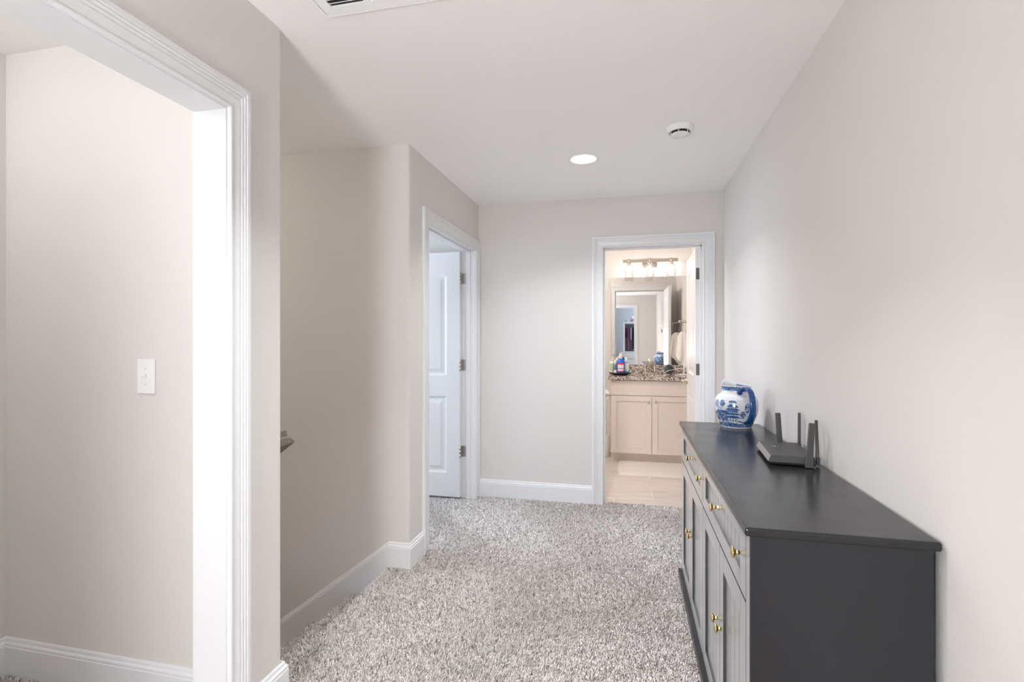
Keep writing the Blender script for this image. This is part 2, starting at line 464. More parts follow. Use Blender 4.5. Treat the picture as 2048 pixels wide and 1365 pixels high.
# ---- trim: jambs, casings, baseboards
def jamb_x(name, x0, x1, y0, y1, zt, stop=None):   # lining of an opening in a wall perpendicular to X
    bm = bmesh.new(); t = 0.018
    add_box(bm, x0, x1, y0 - t, y0, -0.005, zt + t); add_box(bm, x0, x1, y1, y1 + t, -0.005, zt + t); add_box(bm, x0, x1, y0, y1, zt, zt + t)
    if stop:
        a, b_ = stop
        add_box(bm, a, b_, y0, y0 + .011, -0.005, zt, .002); add_box(bm, a, b_, y1 - .011, y1, -0.005, zt, .002); add_box(bm, a, b_, y0, y1, zt - .011, zt, .002)
    return struct(name, bm, M_trim)


def jamb_y(name, y0, y1, x0, x1, zt, stop=None):
    bm = bmesh.new(); t = 0.018
    add_box(bm, x0 - t, x0, y0, y1, -0.005, zt + t); add_box(bm, x1, x1 + t, y0, y1, -0.005, zt + t); add_box(bm, x0, x1, y0, y1, zt, zt + t)
    if stop:
        a, b_ = stop
        add_box(bm, x0, x0 + .011, a, b_, -0.005, zt, .002); add_box(bm, x1 - .011, x1, a, b_, -0.005, zt, .002); add_box(bm, x0, x1, a, b_, zt - .011, zt, .002)
    return struct(name, bm, M_trim)


RV = 0.006
jamb_x('trim_1', XL2, XL, NO0, NO1, DZ)
struct('trim_2', casing(NO0 - RV, NO1 + RV, DZ + RV, lambda u, z, t: (XL + t, u, z)), M_trim)
struct('trim_3', casing(NO0 - RV, NO1 + RV, DZ + RV, lambda u, z, t: (XL2 - t, u, z)), M_trim)
jamb_x('trim_4', XL2, XL, LD0, LD1, DZ, stop=(XL - .075, XL - .040))
struct('trim_5', casing(LD0 - RV, LD1 + RV, DZ + RV, lambda u, z, t: (XL + t, u, z)), M_trim)
jamb_y('trim_6', YF, YF + .115, FD0, FD1, DZ, stop=(YF + .04, YF + .075))
struct('trim_7', casing(FD0 - RV, FD1 + RV, DZ + RV, lambda u, z, t: (u, YF - t, z)), M_trim)
struct('trim_8', casing(FD0 - RV, FD1 + RV, DZ + RV, lambda u, z, t: (u, YF + .115 + t, z)), M_trim)
jamb_y('trim_9', -1.515, -1.4, BD0, BD1, 2.118)
struct('trim_10', casing(BD0 - RV, BD1 + RV, 2.118 + RV, lambda u, z, t: (u, -1.4 + t, z)), M_trim)

CW = 0.083 + RV
struct('baseboard_far', sweep_base([(FD0 - CW, YF, 0), (XL, YF, 0)], BASE), M_trim)
struct('baseboard_right', sweep_base([(XR, -1.4, 0), (XR, YF, 0), (FD1 + CW, YF, 0)], BASE), M_trim)
struct('baseboard_left', sweep_base([(XL, LD0 - CW, 0), (XL, YS1, 0), (XN - 0.012, YS1, 0)], BASE), M_trim)
SK = [(d, h) for d, h in BASE[:9]] + [(0.016, -0.42), (0, -0.42)]
SLOPE = RISE / RUN
struct('trim_11', sweep_base([(XN - 0.012, YS1, 0), (-4.4, YS1, -(XN - .012 + 4.4) * SLOPE)], SK), M_trim)
struct('baseboard_near', sweep_base([(XN - .012, YS0, 0), (XL, YS0, 0), (XL, NO1 + CW, 0)], BASE), M_trim)
struct('trim_12', sweep_base([(-4.4, YS0, -(XN - .012 + 4.4) * SLOPE), (XN - 0.012, YS0, 0)], SK), M_trim)
struct('baseboard_near_2', sweep_base([(XL, NO0 - CW, 0), (XL, -1.4, 0), ], BASE), M_trim)
struct('baseboard_alcove', sweep_base([(XL2 - .02, 1.505, 0), (-2.40, 1.505, 0), (-2.40, -1.4, 0)], BASE), M_trim)
struct('baseboard_bath', sweep_base([(-.3, YM, 0), (-1.5, YM, 0), (-1.5, YF + .115, 0)], BASE), M_trim)
struct('baseboard_back', sweep_base([(BD1 + CW, -1.4, 0), (XR - .02, -1.4, 0)], BASE), M_trim)


# ---- doors: moulded two-panel slabs, upper panel with an arched head
def door_slab(w, h, t):
    step = 0.006; nx, nz = int(w / step) + 1, int(h / step) + 1
    xs = np.linspace(0, w, nx); zs = np.linspace(0, h, nz); X, Z = np.meshgrid(xs, zs, indexing='ij')
    sw = 0.118; lo = (0.20, 0.83); up = (1.005, 1.90); rise = 0.075; wx = w / 2 - sw
    def inside(z0, z1, arch):
        d = np.minimum(np.minimum(X - sw, w - sw - X), Z - z0)
        top = z1 - (rise * ((X - w / 2) / wx) ** 2 if arch else 0.0)
        return np.minimum(d, (top - Z) * (0.93 if arch else 1.0))
    d = np.maximum(inside(*lo, False), inside(*up, True))
    dep = np.where(d <= 0, 0, np.interp(d, [0, .010, .016, .030, .052, .056], [0, .0075, .0085, .0085, .0022, .0015]))
    groove = np.abs(((X - w / 2) / 0.075 + 0.5) % 1.0 - 0.5) * 0.075
    dep = dep + np.where(d > .062, np.interp(groove, [0, .004], [.0016, 0]), 0)
    vf = np.stack([X, dep, Z], -1).reshape(-1, 3); vb = np.stack([X, t - dep, Z], -1).reshape(-1, 3)
    V = np.concatenate([vf, vb]); N = nx * nz
    idx = np.arange(N).reshape(nx, nz)
    q = np.stack([idx[:-1, :-1], idx[1:, :-1], idx[1:, 1:], idx[:-1, 1:]], -1).reshape(-1, 4)
    qb = q[:, ::-1] + N
    edge = []
    def strip(line):
        a = line[:-1]; b_ = line[1:]; edge.append(np.stack([a, a + N, b_ + N, b_], -1))
    strip(idx[:, 0][::1]); strip(idx[-1, :]); strip(idx[::-1, -1]); strip(idx[0, ::-1])
    F = np.concatenate([q, qb] + edge)
    me = bpy.data.meshes.new('door_slab'); me.from_pydata(V.tolist(), [], F.tolist())
    sm = np.zeros(len(F), bool); sm[:2 * len(q)] = True; me.polygons.foreach_set('use_smooth', sm); me.update()
    me.materials.append(M_door)
    return me


def hinge(parent, z, m, leaf_x0=0.0, ysign=1):
    bm = bmesh.new()
    for k in range(3): add_lathe(bm, [(0.0062, -0.0148), (0.0062, 0.0148)], (-.004, -.006, z + (k - 1) * .0305), n=12)
    add_box(bm, -.0022, 0.0, -.004, .032, z - .045, z + .045, .0008)          # leaf let into the slab edge
    o = obj('hinge', bm, m, parent, world=False)
    return o


dw = LD1 - LD0 - 0.008
me = door_slab(dw, 2.022, 0.035)
d1 = bpy.data.objects.new('door_1', me); COL.objects.link(d1); d1['kind'] = 'structure'
# local x along the slab from the hinge, y = thickness; opened a quarter turn into the room beyond
d1.matrix_world = Matrix(((-1, 0, 0, XL2 + 0.002), (0, -1, 0, LD1 - 0.004), (0, 0, 1, 0.010), (0, 0, 0, 1)))
for z in (0.375, 1.09, 1.805):
    bm = bmesh.new()
    for k in range(3): add_lathe(bm, [(0.0065, -0.0148), (0.0065, 0.0148)], (-.004, .040, z + (k - 1) * .0305), n=12)
    add_box(bm, -.040, -.004, .0010 - .004, .0030 - .004, z - .045, z + .045, .0006)   # leaf on the jamb
    add_box(bm, -.0022, 0.0, .004, .036, z - .045, z + .045, .0008)
    obj('hinge', bm, M_nickel, d1, world=False)
bm = lathe([(0.030, 0), (0.030, .004), (.026, .008), (.012, .011), (.0105, .03)], (dw - .065, 0.035, .93), axis='Y', n=24)
add_tube(bm, spline([(dw - .065, .062, .93), (dw - .1, .066, .93), (dw - .17, .062, .93)]), .008, flat=.8)
obj('door_handle', bm, M_nickel, d1, world=False)

# bathroom door, opened into the bathroom against the right wall
dw2 = FD1 - FD0 - 0.006
me2 = door_slab(dw2, 2.022, 0.035)
d2 = bpy.data.objects.new('door_2', me2); COL.objects.link(d2); d2['kind'] = 'structure'
ang = R(91.0)        # slab direction measured from -X, clockwise
dx, dy = -math.cos(ang), math.sin(ang)
# local x -> (dx,dy); local y (thickness) -> towards -x side
d2.matrix_world = Matrix(((dx, -dy, 0, FD1 + 0.000), (dy, dx, 0, YF + 0.118), (0, 0, 1, 0.010), (0, 0, 0, 1)))
for z in (0.30, 1.065, 1.82):
    bm = bmesh.new()
    for k in range(3): add_lathe(bm, [(0.0065, -0.0148), (0.0065, 0.0148)], (-.002, -.005, z + (k - 1) * .0305), n=12)
    add_box(bm, -.0026, 0.0, .000, .031, z - .045, z + .045, .0009)
    obj('hinge', bm, M_dkhinge, d2, world=False)
for sgn, yy in ((1, 0.035), (-1, 0.0)):
    bm = lathe([(0.031, 0), (0.031, sgn * .004), (.026, sgn * .009), (.012, sgn * .012), (.0105, sgn * .045), (0, sgn * .046)], (dw2 - .065, yy, .92), axis='Y', n=24)
    add_tube(bm, spline([(dw2 - .065, yy + sgn * .044, .92), (dw2 - .10, yy + sgn * .047, .922), (dw2 - .175, yy + sgn * .042, .918)]), .0085, flat=.8)
    obj('door_handle', bm, M_nickel2, d2, world=False)


# ------------------------------------------------------------------ carpet pile (countless tufts: one 'stuff' object)
def pile(name, patches, label):
    Vs, Fs, off = [], [], 0
    for (org, eu, ev, nrm, lu, lv, sp, ln) in patches:
        org, eu, ev, nrm = map(np.array, (org, eu, ev, nrm))
        nu, nv = int(lu / sp), int(lv / sp)
        if nu < 1 or nv < 1: continue
        U, V = np.meshgrid((np.arange(nu) + .5) / nu * lu, (np.arange(nv) + .5) / nv * lv, indexing='ij')
        n_ = nu * nv
        u = U.ravel() + rng.uniform(-.5, .5, n_) * sp; v = V.ravel() + rng.uniform(-.5, .5, n_) * sp
        u = np.clip(u, 0, lu); v = np.clip(v, 0, lv)
        base = org + u[:, None] * eu + v[:, None] * ev
        # lean direction: random, with slow drift so that swept patches show
        wx, wy = base[:, 0] + base[:, 2], base[:, 1]
        drift = np.sin(wx * 5.1 + 1.3 * np.sin(wy * 3.7)) * 1.6 + np.sin(wy * 4.3 + wx * 2.1) * 1.4
        a = drift + rng.normal(0, 1.25, n_)
        lean = rng.uniform(.35, 1.0, n_)
        L = ln * rng.uniform(.75, 1.15, n_)
        dirh = np.cos(a)[:, None] * eu + np.sin(a)[:, None] * ev
        sid = -np.sin(a)[:, None] * eu + np.cos(a)[:, None] * ev
        p1 = base + nrm * (L * .6)[:, None] + dirh * (L * lean * .28)[:, None]
        p2 = base + nrm * (L * (1.02 - .30 * lean))[:, None] + dirh * (L * lean * .95)[:, None]
        wd = sp * rng.uniform(.26, .42, n_)
        def ring(p, w, k):
            ax2 = np.cross(sid, nrm)
            return [p + sid * (w * np.cos(t))[:, None] + (nrm * .5 + ax2 * .9) * (w * np.sin(t))[:, None] for t in (0, 2.094, 4.189)]
        pts = ring(base, wd * .9, 0) + ring(p1, wd, 1) + ring(p2, wd * .42, 2)
        A = np.stack(pts, 1).reshape(-1, 3)             # n*9
        o = (np.arange(n_) * 9)[:, None] + off
        loc = np.array([[0, 1, 4, 3], [1, 2, 5, 4], [2, 0, 3, 5], [3, 4, 7, 6], [4, 5, 8, 7], [5, 3, 6, 8], [6, 7, 8, 8]])
        Vs.append(A); Fs.append((o[:, :, None] + loc[None]).reshape(-1, 4)); off += len(A)
    V = np.concatenate(Vs).astype(np.float32); F = np.concatenate(Fs)
    tri = F[:, 2] == F[:, 3]
    me = bpy.data.meshes.new(name)
    me.vertices.add(len(V)); me.vertices.foreach_set('co', V.ravel())
    nl = np.where(tri, 3, 4); starts = np.concatenate([[0], np.cumsum(nl)[:-1]])
    flat = F.ravel()[np.repeat(~tri, 4) | (np.tile([1, 1, 1, 0], len(F)) == 1)]
    me.loops.add(int(nl.sum())); me.loops.foreach_set('vertex_index', flat.astype(np.int32))
    me.polygons.add(len(F)); me.polygons.foreach_set('loop_start', starts.astype(np.int32))
    me.polygons.foreach_set('use_smooth', np.ones(len(F), bool))
    me.update(calc_edges=True); me.materials.append(M_yarn)
    o = bpy.data.objects.new(name, me); COL.objects.link(o); o['kind'] = 'stuff'
    return tag(o, label, 'carpet')


X_, Y_, Z_ = (1., 0, 0), (0, 1., 0), (0, 0, 1.)
zb = -0.012
hall = [((XL + .015, .9, zb), X_, Y_, Z_, .275 - XL - .015, 1.6, .0058, .017),
        ((XL + .015, 2.5, zb), X_, Y_, Z_, .275 - XL - .015, .48, .0064, .017),
        ((XL + .015, 2.98, zb), X_, Y_, Z_, XR - .02 - XL - .015, YF - 2.98 - .015, .0068, .017),
        ((FD0 + .002, YF - .02, zb), X_, Y_, Z_, FD1 - FD0 - .004, .085, .0066, .016),
        ((XN + .004, YS0 + .018, zb), X_, Y_, Z_, XL + .015 - XN - .004, YS1 - YS0 - .036, .0058, .017)]
for i in range(0, 5):      # nosing front and treads below
    hall.append(((XN - RUN * i, YS0 + .018, -RISE * i - .10), Z_, Y_, (-1., 0, 0), .09, YS1 - YS0 - .036, .0062, .016))
    hall.append(((XN - RUN * i + .002, YS0 + .018, -RISE * i - .014), (-.7, 0, .7), Y_, (-.7, 0, .7), .006, YS1 - YS0 - .036, .005, .015))
    if i: hall.append(((XN - RUN * i + .004, YS0 + .018, -RISE * i + zb), X_, Y_, Z_, RUN, YS1 - YS0 - .036, .0062, .017))
hall += [((-2.385, .85, zb), X_, Y_, Z_, XL - .005 + 2.385, .495, .0062, .017), ((-2.385, 1.345, zb), X_, Y_, Z_, XL2 + 2.385, .14, .0062, .017),
         ((-2.3, LD0 + .004, zb), X_, Y_, Z_, XL + .015 + 2.3, LD1 - LD0 - .008, .0068, .017)]
pile('carpet', hall, 'grey beige shaggy cut-pile carpet covering the hall floor and top stairs')


# ------------------------------------------------------------------ sideboard
SX0, SX1, SY0, SY1, SZ = 0.292, 0.684, 1.345, 2.960, 0.855
sb = thing('sideboard', 'long black sideboard with beadboard doors and brass knobs against the right wall', 'sideboard', (0.49, 2.15, 0))
bm = bmesh.new()
add_box(bm, SX0, SX1, SY0, SY0 + .040, .02, SZ - .022, .0015)
add_box(bm, SX0, SX1, SY1 - .03, SY1, .02, SZ - .022, .0015)
add_box(bm, SX0, SX1, 2.15 - .006, 2.15 + .006, .05, SZ - .022)
add_box(bm, SX1 - .01, SX1, SY0 + .04, SY1 - .03, .02, SZ - .022)
add_box(bm, SX0 + .022, SX1 - .01, SY0 + .04, SY1 - .03, .02, .05)
add_box(bm, SX0 + .022, SX1 - .01, SY0 + .04, SY1 - .03, SZ - .040, SZ - .022)
add_box(bm, SX0 + .022, SX1 - .01, SY0 + .04, SY1 - .03, .63, .646)
ob_ = obj('body', bm, [M_sb, M_front], sb)
for p_ in ob_.data.polygons: p_.material_index = 1 if p_.normal.x < -.9 else 0
bm = bx(0.279, 0.694, SY0 - .014, SY1 + .014, SZ - .022, SZ, .006, seg=3)
obj('top', bm, M_sbtop, sb)
obj('plinth', bx(SX0 - .020, SX1, SY0 + .004, SY1 - .004, 0.0, .040, .003), M_sb, sb)
bm = bmesh.new()
obj('gap_shade', bx(SX0 + .024, SX0 + .030, SY0 + .04, SY1 - .03, .05, SZ - .024), M_gap, sb)  # near-black sheet behind the fronts, its colour holds the shade of the gaps


def panel_front(y0, y1, z0, z1, sw, rt, rb):
    """framed front with a recessed beadboard field; faces -X"""
    bm = bmesh.new(); xf, xb = SX0, SX0 + .020; rec = .0095; g_ = .0566
    e = .0012
    add_box(bm, xf, xb, y0, y0 + sw, z0, z1, e); add_box(bm, xf, xb, y1 - sw, y1, z0, z1, e)
    add_box(bm, xf, xb, y0 + sw, y1 - sw, z0, z0 + rb, e); add_box(bm, xf, xb, y0 + sw, y1 - sw, z1 - rt, z1, e)
    a, b_ = y0 + sw, y1 - sw; n_ = max(1, round((b_ - a) / g_)); pts = []
    for i in range(n_):
        p, q = a + (b_ - a) * i / n_, a + (b_ - a) * (i + 1) / n_
        if i: pts += [(p + .0015, xf + rec)]
        else: pts += [(p, xf + rec)]
        if i < n_ - 1: pts += [(q - .0015, xf + rec), (q, xf + rec + .0025)]
        else: pts += [(q, xf + rec)]
    lo = [bm.verts.new((x, y, z0 + rb)) for y, x in pts]; hi = [bm.verts.new((x, y, z1 - rt)) for y, x in pts]
    for i in range(len(pts) - 1): bm.faces.new((lo[i], lo[i + 1], hi[i + 1], hi[i]))
    return bm


def knob(y, z, parent):
    prof = [(.0075, 0.0), (.0075, -.002), (.0050, -.0045), (.0046, -.012), (.0070, -.0135), (.0074, -.0155), (.0050, -.0175), (.0062, -.020), (.0135, -.0245), (.0155, -.027), (.0152, -.029), (.0115, -.0308), (0, -.0312)]
    return obj('knob', lathe(prof, (SX0 + .0095, y, z), axis='X', n=28), M_brass, parent)


for (y0, y1, ks) in ((2.158, 2.928, (2.562, 2.205)), (1.388, 2.142, (1.836, 1.463))):
    # knobs stay on the drawer's beadboard field
    d = obj('drawer', panel_front(y0, y1, .650, .830, .068, .046, .050), M_front, sb)
    for ky in ks: knob(ky, .742, d)
    ym = (y0 + y1) / 2
    for (a, b_, ky) in ((y0, ym - .0015, ym - .032), (ym + .0015, y1, ym + .032)):
        dd = obj('door', panel_front(a, b_, .044, .643, .062, .062, .062), M_front, sb)
        knob(ky, .385, dd)
for (px, py, l, an) in ((.374, 2.49, .022, .5), (.338, 1.44, .012, .2), (.40, 2.46, .016, .9)):
    c, s = math.cos(an) * l / 2, math.sin(an) * l / 2; bm = bmesh.new()
    bm.faces.new([bm.verts.new(p) for p in ((px - c, py - s, SZ + .0004), (px + s * .05, py - c * .05, SZ + .0004), (px + c, py + s, SZ + .0004), (px - s * .05, py + c * .05, SZ + .0004))])
    obj('scratch', bm, mat('worn_paint', c8(150, 138, 130), .6, bump=(90, .05, .001)), sb, label='pale worn scratch')

# ------------------------------------------------------------------ pitcher
PC = Vector((0.553, 2.850, SZ))
toward = math.atan2(0 - PC.y, 0 - PC.x)          # azimuth of the camera as seen from the jug
pit = thing('pitcher', 'blue and white ceramic pitcher with pagoda scene and thick blue handle on the sideboard', 'pitcher', PC)
prof = [(.000, .004), (.066, .003), (.071, 0), (.0745, .002), (.0765, .010), (.083, .026), (.092, .046), (.1000, .070), (.1055, .095), (.1075, .115), (.1062, .134), (.101, .151), (.092, .164), (.081, .172), (.0745, .1765), (.0712, .182), (.0700, .190), (.0702, .200), (.0712, .209), (.0735, .2155), (.0738, .2185), (.0715, .2195), (.0685, .2175), (.0665, .208), (.0660, .19), (.0685, .18), (.085, .165), (.098, .14), (.100, .10), (.085, .05), (.05, .02), (0, .018)]
# resample the outer wall finely
P = np.array(prof); seg = np.r_[0, np.cumsum(np.hypot(*np.diff(P, axis=0).T))]
outer_end = seg[22]
ss = np.r_[np.linspace(0, outer_end, 230), np.linspace(outer_end, seg[-1], 40)[1:]]
rr_ = np.interp(ss, seg, P[:, 0]); zz_ = np.interp(ss, seg, P[:, 1])
NA = 420
phi = np.arange(NA) / NA * 360 - 180              # 0 faces the camera, + to the right in the picture
PHI, SS = np.meshgrid(np.radians(phi), np.arange(len(ss)), indexing='ij')
RR = rr_[SS].copy(); ZZ = zz_[SS].copy()
HPH = R(35); spd = np.abs((PHI - (HPH + PI) + PI) % (2 * PI) - PI)
lip = np.clip((ZZ - .196) / .022, 0, 1) ** 1.5 * np.exp(-(spd / .42) ** 2)
RR = RR + lip * .020; ZZ = ZZ + lip * .021 + np.clip((ZZ - .196) / .022, 0, 1) * .006 * np.exp(-(spd / 1.0) ** 2)
az = toward + PHI                                  # image right = counter-clockwise seen from above
VX = RR * np.cos(az); VY = RR * np.sin(az)
V = np.stack([VX, VY, ZZ], -1).reshape(-1, 3)
ns = len(ss); idx = np.arange(NA * ns).reshape(NA, ns); nxt = np.roll(idx, -1, 0)
F = np.stack([idx[:, :-1], nxt[:, :-1], nxt[:, 1:], idx[:, 1:]], -1).reshape(-1, 4)
me = bpy.data.meshes.new('body'); me.from_pydata(V.tolist(), [], F.tolist()); me.polygons.foreach_set('use_smooth', np.ones(len(F), bool))
# printed decoration, in the jug's own angle / height
def vnoise(a, b_, k):
    def h(i, j): 
        q = np.sin(i * 127.1 + j * 311.7 + k * 17.3) * 43758.5453; return q - np.floor(q)
    i, j = np.floor(a), np.floor(b_); fa, fb = a - i, b_ - j; fa = fa * fa * (3 - 2 * fa); fb = fb * fb * (3 - 2 * fb)
    return (h(i, j) * (1 - fa) + h(i + 1, j) * fa) * (1 - fb) + (h(i, j + 1) * (1 - fa) + h(i + 1, j + 1) * fa) * fb
ph = np.degrees(PHI); sect = (ph + 90) % 180 - 90   # the scene repeats on the far side
u = 620 + 505 * np.sin(np.radians(sect)); w = 1235 - ZZ / .000213
fine = vnoise(u / 16, w / 16, 1); mid = vnoise(u / 38, w / 38, 2); finer = vnoise(u / 9, w / 9, 5)
col = np.zeros_like(u)
def put(mask, val): 
    global col
    col = np.where(mask, val, col)
lake = (w > 1000 + 14 * np.sin(u / 60)) & (w < 1040 + 10 * np.sin(u / 45)); 
put((w > 845) & (w < 1045) & (u < 420) & (u > 120), np.where(fine > .40, .95, .55))
put((w > 790) & (w < 850) & (u > 195 - (w - 790) * .6) & (u < 430), .95)
put(((u - 185) / 46) ** 2 + ((w - 640) / 92) ** 2 < 1, .62)
put(((u - 310) / 62) ** 2 + ((w - 618) / 76) ** 2 < 1, np.where(fine > .3, .92, .65))
put((((u - 262) / 82) ** 2 + ((w - 735) / 55) ** 2 < 1) & (finer > .52), .75)
put((((u - 868) / 58) ** 2 + ((w - 720) / 125) ** 2 < 1) & (fine > .42), .95)
put(((u - 775) / 66) ** 2 + ((w - 880) / 92) ** 2 < 1, np.where(fine > .33, .9, .35))
put((w > 900) & (w < 1050) & (u > 900), np.where(fine > .4, .95, .3))
def roof(y0, y1, c_, hw, tip): 
    t = np.clip((w - y0) / (y1 - y0), 0, 1); half = hw * (.52 + .48 * t) ; up_ = np.where(np.abs(u - c_) > hw * .8, (np.abs(u - c_) - hw * .8) * .25, 0)
    put((w + up_ > y0) & (w + up_ < y1) & (np.abs(u - c_) < half), .97)
def story(y0, y1, c_, hw, gap): 
    m_ = (w > y0) & (w < y1) & (np.abs(u - c_) < hw); put(m_, np.where(((u - c_ + 500) % gap) < gap * .45, .85, .08))
for (yr0, yr1, hw, ys1, gap) in ((545, 592, 105, 640, 40), (640, 702, 140, 725, 46), (722, 772, 185, 800, 3000), (790, 822, 175, 845, 40), (840, 885, 205, 915, 36), (910, 968, 215, 1040, 70)):
    story(yr1 - 4, ys1, 540, hw * .62, gap); roof(yr0, yr1, 540, hw, 0)
put((w > 520) & (w < 560) & (np.abs(u - 530) < 5), .95)
put((np.abs(ph) > 88) & (w > 400) & (w < 1050) & (mid + .35 * fine > .58), .92)
put((w > 1028) & (w < 1045) & (np.abs(u - 560) < 175), .9)
put((w > 1052 + 18 * np.sin(u / 70 + 1)) & (w < 1080 + 12 * np.sin(u / 31)) & (mid > .35), .9)
put((w > 1092 + 14 * np.sin(u / 90)) & (w < 1192), np.where(fine > .30, .97, .5))
put((w > 228) & (w < 338), np.where(fine + .25 * finer > .38, .97, .35))
put((w > 318) & (w < 345) & (finer > .5), .1)
put(w < 222, 0); put(w > 1194, 0)
inner = SS >= 231
col = np.where(inner & (w > 250), 0, col)
attr = me.attributes.new('print', 'FLOAT', 'POINT'); attr.data.foreach_set('value', col.ravel().astype(np.float32))
me.materials.append(M_ceramic)
body = bpy.data.objects.new('body', me); COL.objects.link(body); body.parent = pit
# handle: thick strap, out from the neck and down to the belly
hd = Vector((math.cos(toward + HPH), math.sin(toward + HPH), 0)); tn = Vector((-hd.y, hd.x, 0))
hp = spline([hd * .060 + Vector((0, 0, .194)), hd * .085 + Vector((0, 0, .2055)), hd * .110 + Vector((0, 0, .199)), hd * .127 + Vector((0, 0, .168)), hd * .134 + Vector((0, 0, .125)), hd * .129 + Vector((0, 0, .082)), hd * .110 + Vector((0, 0, .048)), hd * .088 + Vector((0, 0, .034))], 6)
bm = bmesh.new(); rings = []
for i, p in enumerate(hp):
    d = (hp[min(i + 1, len(hp) - 1)] - hp[max(i - 1, 0)]).normalized(); nr = d.cross(tn).normalized(); t = i / (len(hp) - 1)
    a_ = .0178 - .0012 * math.sin(t * PI) ; b2_ = .0088
    rings.append([bm.verts.new(p + tn * math.cos(k * PI / 8) * a_ + nr * math.sin(k * PI / 8) * b2_) for k in range(16)])
for a, b_ in zip(rings[:-1], rings[1:]):
    for i in range(16): f = bm.faces.new((a[i], a[(i + 1) % 16], b_[(i + 1) % 16], b_[i])); f.smooth = True
bm.faces.new(rings[0]); bm.faces.new(rings[-1])
for sx in (-1,):         # the dark blue scroll beside the upper root
    b2 = bmesh.new(); bmesh.ops.create_uvsphere(b2, u_segments=18, v_segments=12, radius=1)
    q = hd * .070 + tn * sx * .027 + Vector((0, 0, .188))
    M_ = Matrix.Translation(q) @ Matrix(((hd.x, tn.x, 0, 0), (hd.y, tn.y, 0, 0), (0, 0, 1, 0), (0, 0, 0, 1))) @ Matrix.Diagonal((.008, .0155, .0155, 1))
    for f in b2.faces: f.smooth = True
    merge(bm, b2, M_)
obj('handle', bm, mat('cobalt_glaze', c8(16, 76, 140), .12, coat=.4, noise=(60, .8, c8(14, 48, 112)), bump=(30, .03, .001)), pit, world=False, label='cobalt blue strap handle')

# ------------------------------------------------------------------ router
RO = Vector((.590, 2.152, SZ))
ro = thing('router', 'charcoal wireless router with four upright antennas lying on the sideboard', 'router', RO, R(-5))
hx, hy = .077, .148
bm = bmesh.new()
def ring_at(z, ix, iy): return [bm.verts.new(p) for p in ((-hx + ix, -hy + iy, z), (hx - ix * .3, -hy + iy, z), (hx - ix * .3, hy - iy, z), (-hx + ix, hy - iy, z))]
rs = [ring_at(.004, .010, .010), ring_at(.012, .001, .001), ring_at(.0135, 0, 0), ring_at(.034, .010, .010), ring_at(.0355, .012, .012)]
bm.faces.new(rs[0]); bm.faces.new(rs[-1])
for a, b_ in zip(rs[:-1], rs[1:]):
    for i in range(4): bm.faces.new((a[i], a[(i + 1) % 4], b_[(i + 1) % 4], b_[i]))
for (fx, fy) in ((-.055, -.11), (.055, -.11), (-.055, .11), (.055, .11)): add_lathe(bm, [(.007, 0), (.007, .006)], (fx, fy, 0), n=12)
obj('case', bm, M_router, ro, world=False)
bm = bmesh.new()
vs = [bm.verts.new(p) for p in ((-hx - .0006, -hy + .004, .014), (-hx - .0006, hy - .004, .014), (-hx + .0094, hy - .012, .0335), (-hx + .0094, -hy + .012, .0335))]; bm.faces.new(vs)
bmesh.ops.solidify(bm, geom=bm.faces[:], thickness=.0006)
obj('front_strip', bm, M_silver, ro, world=False, label='silver front strip')
# little pale mark on the lid: two strokes meeting a bar
bm = bmesh.new()
for (a, b_) in (((-.040, .035), (-.022, .040)), ((-.031, .0375), (-.027, .022)), ((-.022, .040), (-.026, .030))):
    d = Vector((b_[0] - a[0], b_[1] - a[1], 0)); n_ = Vector((-d.y, d.x, 0)).normalized() * .0014
    A, B = Vector((*a, .0359)), Vector((*b_, .0359)); bm.faces.new([bm.verts.new(p) for p in (A + n_, B + n_, B - n_, A - n_)])
obj('emblem', bm, mat('pale_print', c8(200, 196, 190), .5, bump=(80, .02, .001)), ro, world=False, label='pale emblem')
def antenna(x, y, ax, ay, wx, wy, zb_, zt_):
    bm = bmesh.new(); b2 = bmesh.new()
    add_box(b2, -wx / 2, wx / 2, -wy / 2, wy / 2, .014, zt_ - zb_, .0022)
    for v_ in b2.verts:
        k = 1.06 - .1 * v_.co.z / (zt_ - zb_); v_.co.x *= k; v_.co.y *= k
    merge(bm, b2, Matrix.Translation((x, y, zb_)) @ Matrix.Rotation(ay, 4, 'Y') @ Matrix.Rotation(ax, 4, 'X'))
    add_box(bm, x - wx * .62, x + wx * .62, y - wy * .62, y + wy * .62, zb_ - .012, zb_ + .016, .002)
    return obj('antenna', bm, mat('antenna_plastic', (.07, .068, .066), .36, bump=(180, .03, .0006)), ro, world=False)
antenna(.014, hy + .009, R(-2), R(-3), .021, .010, .014, .152)
antenna(hx + .006, hy - .004, R(0), R(0), .009, .017, .016, .158)
antenna(.052, -hy - .009, R(0), R(3.5), .021, .011, .014, .162)
antenna(hx + .012, -hy + .034, R(-9), R(0), .009, .017, .018, .166)
bm = bmesh.new()
for k in range(4): add_box(bm, hx - .002, hx + .004, -.04 + k * .018, -.026 + k * .018, .012, .026, .001)
obj('port_row', bm, M_bplastic, ro, world=False)

